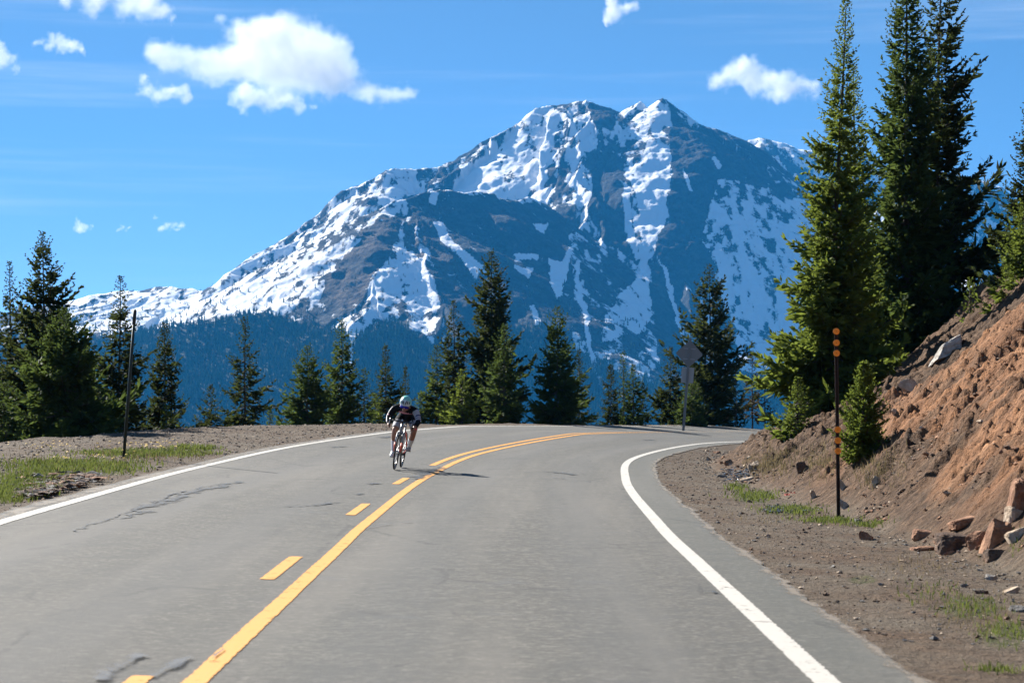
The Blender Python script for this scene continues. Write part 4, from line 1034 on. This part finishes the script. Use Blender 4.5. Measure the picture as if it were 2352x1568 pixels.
# joints
J = {}
def A(*p): return np.array(p, float)
sk = []   # (name, points, radii, parent chain index, parent point)
ch_ = [
 ('torso', [A(.26, 0, .985), A(.36, 0, 1.045), A(.47, 0, 1.09), A(.58, 0, 1.115), A(.66, 0, 1.118), A(.715, 0, 1.13), A(.755, 0, 1.145), A(.80, 0, 1.165)], [.115, .108, .108, .125, .128, .085, .056, .058], None),
 ('head', [A(.845, 0, 1.195), A(.872, 0, 1.175), A(.89, 0, 1.135), A(.895, 0, 1.105)], [.085, .088, .066, .045], ('torso', 7)),
 ('arm_r', [A(.665, -.12, 1.13), A(.69, -.19, 1.115), A(.745, -.245, 1.02), A(.79, -.275, .935), A(.855, -.262, .88), A(.93, -.24, .815), A(.955, -.235, .80)], [.075, .064, .050, .043, .040, .030, .029], ('torso', 4)),
 ('arm_l', [A(.665, .12, 1.13), A(.69, .19, 1.115), A(.745, .25, 1.02), A(.79, .285, .935), A(.855, .268, .88), A(.93, .24, .815), A(.955, .235, .80)], [.075, .064, .050, .043, .040, .030, .029], ('torso', 4)),
 ('leg_r', [A(.27, -.09, .945), A(.42, -.112, .88), A(.57, -.128, .80), A(.685, -.135, .725), A(.70, -.135, .685), A(.645, -.132, .56), A(.60, -.128, .46), A(.555, -.125, .345), A(.54, -.125, .30)], [.108, .095, .075, .060, .056, .056, .048, .036, .036], ('torso', 0)),
 ('leg_l', [A(.27, .09, .945), A(.38, .13, .90), A(.50, .175, .83), A(.585, .205, .765), A(.585, .205, .725), A(.49, .18, .62), A(.40, .155, .54), A(.30, .13, .455), A(.265, .127, .42)], [.108, .095, .075, .060, .056, .056, .048, .036, .036], ('torso', 0)),
 ('foot_r', [A(.575, -.125, .262), A(.64, -.127, .238), A(.675, -.128, .228)], [.026, .022, .016], ('leg_r', 8)),
 ('foot_l', [A(.29, .127, .385), A(.345, .128, .362), A(.38, .128, .352)], [.026, .022, .016], ('leg_l', 8)),
 ('ear_r', [A(.85, -.088, 1.165), A(.842, -.102, 1.165)], [.018, .012], ('head', 1)),
 ('ear_l', [A(.85, .088, 1.165), A(.842, .102, 1.165)], [.018, .012], ('head', 1)),
 ('nose', [A(.955, 0, 1.148), A(.985, 0, 1.128)], [.018, .014], ('head', 2)),
 ('chin', [A(.925, 0, 1.075)], [.036], ('head', 3)),
]
def hand(nm, s, W_):
    pts = []
    pl0 = A(.985, s * .228, .788)
    pts.append((nm, [pl0, A(1.005, s * .224, .786)], [.026, .024], ('arm_' + nm[-1], 6)))
    for k, (dy, ln) in enumerate([(.030, .95), (.010, 1.05), (-.010, 1.0), (-.028, .8)]):
        b = A(1.022, s * (.222) , .786) + A(.004 * k - .006, s * dy * .3, dy)
        o_ = A(.012, s * -.018, 0) * ln
        pts.append((nm + 'f%d' % k, [b, b + A(.020, s * .004, .002) * ln, b + A(.028, s * -.016, .0) * ln, b + A(.014, s * -.034, -.002) * ln], [.0105, .0095, .009, .008], (nm, 1)))
    pts.append((nm + 'thumb', [pl0 + A(.012, s * -.016, .022), pl0 + A(.032, s * -.030, .030), pl0 + A(.050, s * -.036, .022)], [.0125, .0105, .009], (nm, 0)))
    return pts
ch_ += hand('hand_r', -1, 0) + hand('hand_l', 1, 0)
verts = []; edges = []; rad = []; lab = []; idx = {}
for nm, P, r_, par in ch_:
    for k, p in enumerate(P):
        i = len(verts); verts.append(tuple(p)); rad.append(r_[k]); lab.append(nm); idx[(nm, k)] = i
        if k: edges.append((i - 1, i))
        elif par: edges.append((idx[par], i))
me = bpy.data.meshes.new('person'); me.from_pydata(verts, edges, [])
person = link(bpy.data.objects.new('person', me))
sm = person.modifiers.new('skin', 'SKIN'); sm.branch_smoothing = .6; sm.use_smooth_shade = True
sv_ = me.skin_vertices[0].data
for i, v in enumerate(sv_):
    v.radius = (rad[i], rad[i])
for i, n_ in enumerate(lab):
    if n_ == 'torso':
        k = i - idx[('torso', 0)]
        if k < 5: sv_[i].radius = (rad[i] * 1.32, rad[i] * .86) 
sv_[idx[('torso', 0)]].use_root = True
ss_ = person.modifiers.new('sub', 'SUBSURF'); ss_.levels = 2; ss_.render_levels = 2
dg = bpy.context.evaluated_depsgraph_get()
bm_ = bpy.data.meshes.new_from_object(person.evaluated_get(dg))
person.modifiers.clear(); old = person.data; person.data = bm_; bpy.data.meshes.remove(old); bm_.name = 'person'
bm_.materials.clear(); bm_.materials.append(SKIN)
tag(person, 'cyclist in a black jersey, mint helmet and blue glasses crouched low over the bars', 'person')
nv = len(bm_.vertices); PV = np.zeros(nv * 3, np.float32); bm_.vertices.foreach_get('co', PV); PV = PV.reshape(-1, 3).astype(float)
PN = np.zeros(nv * 3, np.float32); bm_.vertices.foreach_get('normal', PN); PN = PN.reshape(-1, 3).astype(float)
# nearest bone and the fraction along its chain
bl = np.full(nv, -1); bd_ = np.full(nv, 1e9); bf = np.zeros(nv); names = []
for ci, (nm, P, r_, par) in enumerate(ch_):
    names.append(nm)
    Q = ([np.array(verts[idx[par]])] if par and nm[:4] in ('hand', 'foot', 'head') else []) + list(P)
    if len(Q) == 1: Q = Q * 2
    for k in range(len(Q) - 1):
        d_ = Q[k + 1] - Q[k]; l2 = d_ @ d_ + 1e-12
        u = np.clip(((PV - Q[k]) @ d_) / l2, 0, 1); dist = np.linalg.norm(PV - Q[k] - u[:, None] * d_, axis=1) / np.mean(r_)
        m = dist < bd_; bd_[m] = dist[m]; bl[m] = ci; bf[m] = (k + u[m]) / (len(Q) - 1)
NMs = np.array(names)[bl]
def garment(name, mask, off, mats, mfun=None, parent=None):
    Fs = []; mi = []
    for p in bm_.polygons:
        vs = list(p.vertices)
        if all(mask[v] for v in vs): Fs.append(vs)
    used = sorted({v for f in Fs for v in f}); mp = {v: i for i, v in enumerate(used)}
    V = PV[used] + PN[used] * off
    m2 = bpy.data.meshes.new(name); m2.from_pydata(V.tolist(), [], [[mp[v] for v in f] for f in Fs])
    for m in (mats if isinstance(mats, list) else [mats]): m2.materials.append(m)
    if mfun:
        for i, p in enumerate(m2.polygons): p.material_index = mfun(np.array(p.center), Fs[i])
    m2.polygons.foreach_set('use_smooth', np.ones(len(Fs), bool)); m2.update()
    o = link(bpy.data.objects.new(name, m2), parent or person)
    so_ = o.modifiers.new('cloth', 'SOLIDIFY'); so_.thickness = .004; so_.offset = 1
    return o
isarm = np.isin(NMs, ['arm_r', 'arm_l'])
tor = (NMs == 'torso') & (bf < .86) & (PV[:, 0] > .33)
jers = tor | (isarm & (bf < .78))
def jm(c, f):
    n_ = NMs[f[0]]; b = bf[f[0]]
    if n_ == 'arm_l':
        if b < .2: return 0
        if b < .52:
            if .33 < b < .36 or .40 < b < .43 or .47 < b < .50: return 2
            return 1
        return 0
    if n_ == 'arm_r': return 4 if (c[1] < -.01 and PN[f[0]][1] < -.82 and b > .1) else (3 if .45 < b < .5 and PN[f[0]][1] < -.2 else 0)  # white on the outward side paints the sun's rim light on this sleeve
    if c[0] > .60 and PN[f[0]][0] > .1 and abs((c[2] - 1.043) - .10 * abs(c[1]) + .10 * c[1]) < .016 and abs(c[1]) < .15: return 3
    if PN[f[0]][2] > .75 and c[0] > .62 and abs(c[1]) > .10: return 4
    return 0
jersey = garment('jersey', jers, .006, [KIT, GREYC, NAVY, PINK, WHT], jm)
isleg = np.isin(NMs, ['leg_r', 'leg_l'])
garment('shorts', ((NMs == 'torso') & (PV[:, 0] < .47)) | (isleg & (bf < .36)), .0045, [KIT, GREYC], lambda c, f: 1 if isleg[f[0]] and bf[f[0]] > .20 else 0)
for s in ('r', 'l'):
    garment('sock', (NMs == 'leg_' + s) & (bf > .66), .004, WHT)
garment('knee_band', (NMs == 'leg_l') & (bf > .36) & (bf < .42) & (PN[:, 0] > .1), .003, REDB)
# shoes
for s, P, col in ((-1, PR, 'r'), (1, PL, 'l')):
    f0 = A(*[float(v) for v in ch_[6 if s < 0 else 7][1][0]])
    an_ = R(-18)
    sh = MB()
    c = A(P[0] + .02, P[1], P[2] + .055)
    xs = np.array([-.125, -.10, -.05, .0, .05, .095, .118]); wz = np.array([.026, .044, .052, .048, .040, .029, .012]); wy = np.array([.024, .036, .038, .042, .045, .037, .016]); cz = np.array([.012, .018, .016, .004, -.004, -.010, -.014])
    for i in range(len(xs) - 1): pass
    V = []; K_ = 12
    for i in range(len(xs)):
        for k in range(K_):
            q_ = 2 * math.pi * k / K_; V.append((xs[i], wy[i] * math.cos(q_), cz[i] + wz[i] * max(math.sin(q_), -.75)))
    V = np.array(V) @ np.array(Matrix.Rotation(-an_, 3, 'Y')).T + c
    Fs = [(i * K_ + k, i * K_ + (k + 1) % K_, (i + 1) * K_ + (k + 1) % K_, (i + 1) * K_ + k) for i in range(len(xs) - 1) for k in range(K_)] + [tuple(range(K_ - 1, -1, -1)), tuple((len(xs) - 1) * K_ + k for k in range(K_))]
    so_ = sh.add(V, Fs).build('shoe', plain('white_shoe' if s < 0 else 'shaded_shoe', (.62, .62, .60) if s < 0 else (.30, .30, .31), .45), person, True)  # left shoe's darker grey has the shade painted into its colour
    MB().tube(catmull([c + A(-.02, s * .036, .03), c + A(-.01, 0, .055), c + A(-.02, -s * .036, .03)], 4), .007, 6).tube(catmull([c + A(.035, s * .038, .0), c + A(.04, 0, .030), c + A(.035, -s * .038, .0)], 4), .006, 6).build('shoe_strap', CARB, so_)
# helmet
hc = A(.846, 0, 1.248)
MINT = plain('mint_helmet_shell', (.20, .55, .47), .3, 0, .05); HWHT = plain('white_helmet_shell', (.66, .74, .72), .3, 0, .04)
hr = Matrix.Rotation(R(24), 4, 'Y')
def hfn(V):
    V = V.copy(); V[:, 0] *= np.where(V[:, 0] < 0, 1.1, 1.0); V[:, 2] = np.where(V[:, 2] < -.25, -.25 - (V[:, 2] + .25) * .05, V[:, 2]); return V
hel = MB().ell(hc, (.135, .108, .125), hr, 32, 22, 0, hfn).build('helmet', [HWHT, MINT], person, True)
for p in hel.data.polygons:
    c = np.array(p.center) - hc
    p.material_index = 1 if (c[2] > .052 - .25 * max(0, c[1])) or c[0] < .03 or c[1] > .088 else 0
vt = MB()
for s in (-1, 1):
    for a0, a1, e0, e1 in ((.10, .34, .10, .75), (.42, .62, .15, .70), (.78, .92, .1, .5)):
        P_ = []
        for k in range(5):
            a = (a0 + (a1 - a0) * k / 4) * s; e = e0 + (e1 - e0) * k / 4
            P_.append(np.array(hr.to_3x3() @ Vector((.136 * math.cos(e) * math.cos(a), .109 * math.cos(e) * math.sin(a), .126 * math.sin(e)))) + hc)
        vt.tube(P_, [.004, .012, .014, .011, .004], 8, flat=.7)
vt.build('vents', plain('dark_helmet_vents', (.008, .012, .02), .6), hel, True)
MB().tube(catmull([A(.86, -.092, 1.19), A(.885, -.075, 1.11), A(.905, 0, 1.072), A(.885, .075, 1.11), A(.86, .092, 1.19)], 5), .005, 6).build('chin_strap', CARB, hel)
gl = MB()
g_ = []
for k in range(13):
    a = -1.05 + 2.1 * k / 12
    rx = .112; g_.append(((.868 + rx * math.cos(a) * .98, .096 * math.sin(a), 1.158), a))
V = []; 
for (p, a) in g_:
    h_ = .026 * (1 - .35 * (a / 1.05) ** 2) * (1 - .25 * math.exp(-(a / .12) ** 2)); tl = .3
    for dz, dx in ((h_, .004), (-h_, -.010), (-h_, -.016), (h_, -.002)): V.append((p[0] + dx, p[1], p[2] + dz))
Fs = [(i * 4 + k, i * 4 + (k + 1) % 4, (i + 1) * 4 + (k + 1) % 4, (i + 1) * 4 + k) for i in range(12) for k in range(4)] + [(0, 3, 2, 1), (48, 49, 50, 51)]
gl.add(V, Fs).build('sunglasses', plain('blue_mirror_lens', (.015, .01, .30), .08, .55, .05), person, True)
MB().tube(catmull([A(.925, -.028, 1.098), A(.938, 0, 1.096), A(.925, .028, 1.098)], 4), [.005] * 9, 6).build('lips', plain('lip_skin', (.30, .10, .08), .5), person, True)
place(bike); place(person)
# ------------------------------------------------------------------ rocks, rubble, grass
def m_rock(name, a, b):
    t = NT(name); p = t.obj(); n = t.noise(p, 5, 6, .7); n2 = t.noise(p, 24, 4, .7)
    c = t.mix(t.range(n, .35, .65), a, b); c = t.mix(t.math('MULTIPLY', t.range(n2, .5, .7), .5), c, tuple(v * .45 for v in a))
    t.princ(c, .9, t.bump(t.math('ADD', n, t.math('MULTIPLY', n2, .5)), .8, .04), **{'Specular IOR Level': .2}); return t.m
RK = {'rust': m_rock('rusty_rock', (.17, .085, .05), (.36, .20, .12)), 'tan': m_rock('tan_rock', (.30, .22, .15), (.52, .42, .32)), 'pale': m_rock('pale_rock', (.26, .235, .205), (.46, .425, .38)),
      'grey': m_rock('grey_rock', (.09, .085, .08), (.22, .21, .20)), 'dark': m_rock('dark_brown_rock', (.055, .036, .027), (.17, .105, .07))}
_b = bmesh.new(); bmesh.ops.create_icosphere(_b, subdivisions=4, radius=1); ICO = np.array([v.co[:] for v in _b.verts]); ICOF = np.array([[v.index for v in f.verts] for f in _b.faces]); _b.free()
def rock_mesh(dim, seed, cuts=9, rough=.26, boxy=False):
    r = np.random.default_rng(seed); V = ICO.copy()
    if boxy: V = np.sign(V) * np.abs(V) ** .42; V /= np.abs(V).max(); rough = .12; cuts = 4
    for _ in range(cuts):
        n = r.normal(0, 1, 3); n /= np.linalg.norm(n); h = r.uniform(.35, .75) + (.45 if boxy else 0)
        dd = V @ n; m = dd > h; V[m] -= n * (dd[m] - h)[:, None] * .94
    a = fbm(V[:, 0] * 1.7 + V[:, 2] * 1.1 + seed, V[:, 1] * 1.7 - V[:, 2] * .9, 4, seed)
    V = V * (1 + rough * a + .07 * ridged(V[:, 0] * 4 + seed, V[:, 2] * 6 + V[:, 1] * 3, 3, seed + 1))[:, None]
    V /= np.abs(V).max(0)
    return V * np.array(dim) / 2
def rock(label, x, y, w, h, kind, rot=0., tilt=0., depth=.8, sink=.42, seed=1, name='rock', group='loose rocks beside the road', cuts=9):
    boxy = any(q in label for q in ('slab', 'block', 'crag', 'chunk', 'ledge'))
    p = hit(x, y + h / 2); pm = F / p[1]
    o = mesh_np(name, rock_mesh((w / pm, w / pm * depth, h / pm * 1.25), seed, cuts, boxy=boxy), ICOF, RK[kind], smooth=False)
    o.location = (p[0], p[1] + w / pm * depth * .3, p[2] + h / pm * (.5 - sink - (.14 if boxy else 0))); o.rotation_euler = (R(tilt * .4), R(tilt), R(rot))
    return tag(o, label, 'rock', group)
ROCKS = [
 ('big dark rusty slab at the foot of the dirt bank', 2205, 1230, 112, 50, 'dark', 8, 6, .7),
 ('rusty block lying left of the big dark slab', 2125, 1218, 56, 24, 'rust', -15, 5, .8),
 ('pointed rust-brown stone alone on the gravel below the marker post', 1990, 1226, 42, 26, 'rust', 30, 10, .8),
 ('tall rough outcrop right of the big dark slab', 2290, 1200, 58, 96, 'rust', 10, 18, .9),
 ('red-brown crag cut off by the right edge of the picture', 2350, 1105, 60, 120, 'rust', 0, 8, 1.0),
 ('rust chunk wedged between the tall outcrop and the big dark slab', 2252, 1222, 46, 54, 'rust', 30, -12, .9),
 ('brown ledge of rock above the big dark slab', 2225, 1188, 84, 20, 'rust', 5, -16, .8),
 ('dark chunk in the shade under the tall outcrop', 2290, 1262, 54, 32, 'dark', 12, 0, .9),
 ('low tan ledge running down from the red-brown crag', 2345, 1215, 60, 30, 'tan', 0, -22, .8),
 ('small rusty block at the left end of the broken ledge', 2160, 1232, 26, 18, 'rust', 0, 5, .9),
 ('tan boulder in front of the red-brown crag', 2335, 1165, 46, 40, 'tan', 20, 8, .9),
 ('small rust block under the big dark slab', 2180, 1263, 44, 20, 'rust', 0, 0, .8),
 ('flat brown slab on the gravel just left below the dark slab', 2120, 1256, 54, 16, 'rust', 10, -4, .9),
 ('pale triangular boulder on the skyline of the bank', 2093, 876, 42, 44, 'tan', 0, -38, .8),
 ('long whitish rock lying along the skyline of the bank', 2180, 797, 110, 34, 'pale', 0, -36, .6),
 ('tan stone half way down the bank below the pale boulder', 2057, 945, 22, 18, 'tan', 20, -20, .8),
 ('pale shard leaning at the lower right of the bank', 2280, 1318, 44, 26, 'pale', 20, -30, .5),
 ('sandy flat stone near the bottom right corner of the bank', 2320, 1350, 46, 22, 'tan', 20, -14, .8),
 ('dark brown plank-like stone lying on the gravel at right', 2255, 1356, 46, 14, 'dark', 15, 3, .5),
 ('grey slab at the right edge near the green tufts', 2345, 1392, 46, 24, 'grey', 0, 0, .8),
 ('small olive stone among the green tufts', 2215, 1342, 18, 12, 'grey', 0, 0, .8),
 ('pale upright stone just left of the marker post', 1868, 1130, 16, 28, 'tan', 0, -18, .8),
 ('tan fin of rock just right of the marker post', 1938, 1105, 18, 34, 'tan', 0, -20, .7),
 ('pale streaked stone low on the bank right of the marker post', 1942, 1148, 20, 36, 'pale', 10, -22, .6),
 ('rounded grey stone at the toe of the bank right of the post', 1970, 1190, 28, 24, 'grey', 0, 0, .9),
 ('light brown boulder sunk in the bank above the rounded grey stone', 2014, 1095, 24, 30, 'tan', 0, -15, .8),
 ('dark block with a lit edge in the bank left of the post', 1842, 1062, 24, 34, 'dark', 0, -10, .8),
 ('flat tan stone lying beside the wet shale', 1715, 1098, 34, 14, 'tan', 10, -12, .8),
 ('broad grey flat stone in the wet shale', 1660, 1091, 28, 11, 'grey', 0, 0, .8),
 ('largest rusty stone on the gravel inside the bend', 1677, 1056, 27, 19, 'rust', 20, 0, .8),
 ('round pinkish stone on the gravel inside the bend', 1625, 1050, 20, 13, 'tan', 0, 0, .9),
 ('dark rusty stone near the white line inside the bend', 1645, 1035, 23, 12, 'rust', 0, 0, .9),
 ('small pink stone nearest the white line inside the bend', 1623, 1031, 13, 9, 'tan', 0, 0, .9),
 ('small rust stone left of the largest rusty one', 1657, 1061, 13, 9, 'rust', 0, 0, .9),
 ('small brown stone above the largest rusty one', 1661, 1048, 12, 8, 'rust', 0, 0, .9),
 ('brown stone at the foot of the low fir branches', 1723, 1044, 20, 10, 'tan', 0, 0, .9),
 ('sandy hump of rock under the low fir branches', 1738, 1060, 40, 34, 'tan', 0, -10, 1.0),
 ('little dark stone alone on the gravel by the white line', 1903, 1361, 13, 9, 'dark', 0, 0, .9),
 ('small black stone near the paved edge in the bend', 1607, 1216, 9, 6, 'dark', 0, 0, .9),
 ('blackish stone in the grass strip at the foot of the bank', 1724, 1148, 15, 11, 'dark', 0, 0, .9),
 ('olive stone at the far end of the grass strip', 1790, 1158, 20, 13, 'grey', 0, 0, .9),
]
for i, (lb, x_, y_, w_, h_, kd, ro, ti, dp_) in enumerate(ROCKS): rock(lb, x_, y_, w_, h_, kd, ro, ti, dp_, seed=500 + i)
# the red scrap below the fir
rp = hit(1812, 1141); rs = MB()
for k in range(3):
    q_ = rng.normal(0, .04, (4, 3)); q_[:, 2] = np.abs(q_[:, 2]) * .6 + .02
    rs.tube(catmull(q_ + np.array([k * .06 - .06, 0, 0]), 5), .008, 5, flat=.3)
o = rs.build('plastic_scrap', plain('red_plastic', (.55, .05, .03), .4)); o.location = rp; tag(o, 'crumpled scrap of red plastic at the toe of the dirt bank', 'litter')

# loose stones, clods and twigs: far too many to count
def clutter(name, label, pts, size, mats, flat=.6, seed=1, up=.25):
    r = np.random.default_rng(seed); n = len(pts); O = np.array([[1, 0, 0], [0, 1, 0], [-1, 0, 0], [0, -1, 0], [0, 0, 1], [0, 0, -1], [.7, .7, .5], [-.7, .6, .45]])
    Fo = np.array([[0, 6, 4], [6, 1, 4], [1, 7, 4], [7, 2, 4], [2, 3, 4], [3, 0, 4], [6, 0, 5], [1, 6, 5], [7, 1, 5], [2, 7, 5], [3, 2, 5], [0, 3, 5]])
    V = O[None] * (1 + r.normal(0, .28, (n, 8, 1))) * np.stack([r.uniform(.7, 1.3, n), r.uniform(.5, 1.0, n), r.uniform(flat * .5, flat, n)], -1)[:, None] * size[:, None, None]
    a = r.uniform(0, 6.28, n); c, s = np.cos(a)[:, None], np.sin(a)[:, None]
    X = V[..., 0] * c - V[..., 1] * s; Y = V[..., 0] * s + V[..., 1] * c
    V = np.stack([X, Y, V[..., 2]], -1) + pts[:, None] + np.array([0, 0, 1.]) * (size * up)[:, None, None]
    Ff = (np.arange(n)[:, None, None] * 8 + Fo[None]).reshape(-1, 3)
    o = mesh_np(name, V.reshape(-1, 3), Ff, mats, midx=np.repeat(r.integers(0, len(mats), n), len(Fo)))
    return tag(o, label, kind='stuff')
def scatter(n, xr, yr, seed):
    r = np.random.default_rng(seed); return r.uniform(*xr, n), np.exp(r.uniform(math.log(yr[0]), math.log(yr[1]), n))
X_, Y_ = scatter(120000, (2, 16), (13, 60), 3)
z_, s_, t_, d_, ov_, cr_, q_ = ground(X_, Y_, True)
r_ = np.random.default_rng(5)
ppx, ppy = proj(X_, Y_, z_)
inv = (ppx > 1450) & (ppx < 2420) & (ppy < 1640) & (ppy > 500)
cl = fbm(X_ * .9, Y_ * .9, 4, 301)
keep = inv & (d_ > .05) & (d_ < 9) & (r_.random(len(X_)) < .16 * sstep(-.25, .5, cl) * (1 + 1.3 * np.exp(-d_ / .8)) * np.minimum(1, (14 / Y_) ** .3))
k_ = np.nonzero(keep)[0]; sz = .011 + .035 * r_.random(len(k_)) ** 5 + .0005 * Y_[k_]
clutter('bank_rubble', 'clods and broken stones strewn over the dirt bank', np.stack([X_[k_], Y_[k_], z_[k_]], -1), sz, [RK['dark'], RK['rust'], RK['rust'], RK['tan'], RK['dark']], seed=6)
keep = inv & (d_ <= .05) & (q_ > .03) & (r_.random(len(X_)) < .10 + .35 * sstep(.5, 0, np.abs(q_ - sv(s_, S_W) + .5)))
k_ = np.nonzero(keep)[0]; sz = .006 + .020 * r_.random(len(k_)) ** 6 + .0003 * Y_[k_]
clutter('gravel', 'grey-brown gravel on the verge inside the bend', np.stack([X_[k_], Y_[k_], z_[k_]], -1), sz, [RK['grey'], RK['tan'], RK['dark'], RK['grey']], seed=8)
X_, Y_ = scatter(26000, (-18, -3), (20, 66), 11)
z_, s_, t_, d_, ov_, cr_, q_ = ground(X_, Y_, True); k_ = np.nonzero((ov_ > .05) & (cr_ < 1) & (r_.random(len(X_)) < .45))[0]
sz = .008 + .022 * r_.random(len(k_)) ** 5 + .0003 * Y_[k_]
clutter('gravel', 'tan gravel and small stones on the left verge', np.stack([X_[k_], Y_[k_], z_[k_]], -1), sz, [RK['tan'], RK['grey'], RK['dark'], RK['tan']], seed=12)
def pxscatter(n, boxes, seed):
    r = np.random.default_rng(seed)
    P = np.concatenate([np.stack([cx_ + rx * r.normal(0, .5, int(n * w_)), cy2 + ry * r.normal(0, .5, int(n * w_))], -1) for (cx_, cy2, rx, ry, w_) in boxes])
    a, b, c = ray(P[:, 0], P[:, 1]); Y = np.geomspace(8, 75, 110)[None]
    X = (a / b)[:, None] * Y; Z = HC + (c / b)[:, None] * Y; Yb = np.broadcast_to(Y, X.shape)
    D = Z - ground(X, Yb); k = np.argmax(D <= 0, 1); ok = (D[np.arange(len(P)), k] <= 0) & (k > 0); i = np.nonzero(ok)[0]; k = k[ok]
    u = D[i, k - 1] / (D[i, k - 1] - D[i, k] + 1e-9)
    y = Y[0][k - 1] + u * (Y[0][k] - Y[0][k - 1]); x = (a / b)[i] * y
    g, s_, t_, d_, ov_, cr_, q_ = ground(x, y, True); m = (ov_ > .15) | (q_ > .25)
    return np.stack([x, y, g], -1)[m]
P_ = pxscatter(900, [(150, 1118, 80, 22, .5), (95, 1138, 60, 10, .3), (195, 1102, 50, 8, .2)], 13)
clutter('shale_heap', 'heap of broken slate flakes on the left verge', P_ + np.array([0, 0, .03]), .03 + .08 * np.random.default_rng(3).random(len(P_)) ** 3, [RK['dark'], RK['dark'], RK['grey'], RK['rust']], flat=.35, seed=14)
WET = plain('wet_shale', (.06, .06, .062), .18, 0, .5, 8, .8)
P_ = pxscatter(500, [(1695, 1088, 40, 18, .6), (1800, 1172, 50, 8, .4)], 15)
clutter('wet_shale', 'glistening wet shale in the ditch inside the bend', P_, .02 + .05 * np.random.default_rng(4).random(len(P_)) ** 3, [WET, RK['grey']], flat=.3, seed=16)

def blades(name, label, P, hmin, hmax, mat, seed, w=.006, n_per=1):
    r = np.random.default_rng(seed); P = np.repeat(P, n_per, 0) + np.concatenate([r.normal(0, .05, (len(P) * n_per, 2)), np.zeros((len(P) * n_per, 1))], 1)
    n = len(P); P[:, 2] = ground(P[:, 0], P[:, 1])
    h = r.uniform(hmin, hmax, n); a = r.uniform(0, 6.28, n); le = h * r.uniform(.1, .8, n); b = a + 1.57 + r.normal(0, .4, n); ww = w * r.uniform(.7, 1.4, n) * np.maximum(1, P[:, 1] / 22)
    D = np.stack([np.cos(a), np.sin(a), 0 * a], -1); B = np.stack([np.cos(b), np.sin(b), 0 * a], -1); Z = np.array([0, 0, 1.])
    V = np.stack([P - B * ww[:, None], P + B * ww[:, None], P + D * (le * .35)[:, None] + Z * (h * .6)[:, None] + B * (ww * .7)[:, None], P + D * (le * .35)[:, None] + Z * (h * .6)[:, None] - B * (ww * .7)[:, None], P + D * le[:, None] + Z * h[:, None]], 1)
    i = np.arange(n)[:, None] * 5
    return tag(mesh_np(name, V.reshape(-1, 3), [i + np.array([[0, 1, 2, 3]]), i + np.array([[3, 2, 4]])], mat), label, kind='stuff')
GRS = m_needles('fresh_grass', (.05, .08, .02), (.125, .15, .042), (.18, .21, .045)); DRY = m_needles('dry_grass', (.09, .07, .04), (.20, .16, .10), (.2, .16, .08))
P_ = pxscatter(4200, [(170, 1072, 180, 17, .34), (60, 1115, 90, 28, .26), (340, 1042, 150, 8, .2), (20, 1140, 50, 14, .1), (440, 1030, 60, 5, .05), (110, 1085, 60, 25, .05)], 21)
blades('grass', 'green grass on the left verge', P_, .03, .11, GRS, 22, n_per=2)
P_ = pxscatter(1900, [(1735, 1140, 50, 12, .28), (1815, 1172, 70, 9, .3), (1905, 1196, 70, 6, .22), (1690, 1120, 25, 8, .1), (1990, 1205, 50, 4, .1)], 23)
blades('grass', 'green grass strip along the foot of the dirt bank', P_, .02, .08, GRS, 24)
P_ = pxscatter(900, [(2230, 1395, 70, 24, .35), (2310, 1450, 70, 34, .3), (2140, 1360, 60, 26, .15), (2290, 1540, 40, 6, .1), (2345, 1240, 25, 30, .1)], 25)
blades('grass', 'sparse green tufts on the gravel at the lower right', P_, .015, .06, GRS, 26, w=.004)
P_ = pxscatter(1500, [(1770, 1068, 50, 26, .5), (2010, 1075, 60, 40, .25), (1880, 1060, 50, 40, .25)], 27)
blades('dry_grass', 'dead grass and twigs on the dirt bank under the firs', P_, .04, .16, DRY, 28, w=.004)
P_ = pxscatter(900, [(150, 1080, 200, 40, .6), (350, 1050, 160, 16, .4)], 31)
blades('dry_grass', 'dry stalks mixed into the grass of the left verge', P_, .03, .12, DRY, 32, w=.004)
P_ = pxscatter(700, [(2230, 1400, 110, 60, .4), (1820, 1190, 130, 16, .3), (2120, 1300, 120, 30, .3)], 33)
blades('dry_grass', 'dry stalks on the gravel at the foot of the bank', P_, .015, .06, DRY, 34, w=.003)
P_ = pxscatter(110, [(120, 1033, 120, 5, .35), (345, 1034, 90, 9, .4), (200, 1060, 130, 12, .25)], 29)
r_ = np.random.default_rng(30); V = []; Ff = []
for p in P_:
    h_ = r_.uniform(.08, .17); c_ = p + np.array([0, 0, h_]); n0 = len(V); rr_ = r_.uniform(.018, .03)
    for k in range(8): V.append(c_ + rr_ * np.array([math.cos(k * .785), math.sin(k * .785), r_.uniform(-.2, .3)]))
    V.append(c_ + np.array([0, 0, .010])); Ff += [[n0 + k, n0 + (k + 1) % 8, n0 + 8] for k in range(8)]
tag(mesh_np('dandelions', np.array(V), np.array(Ff), plain('dandelion_yellow', (.80, .50, .02), .7)), 'scattered yellow dandelion heads on the left verge', kind='stuff')
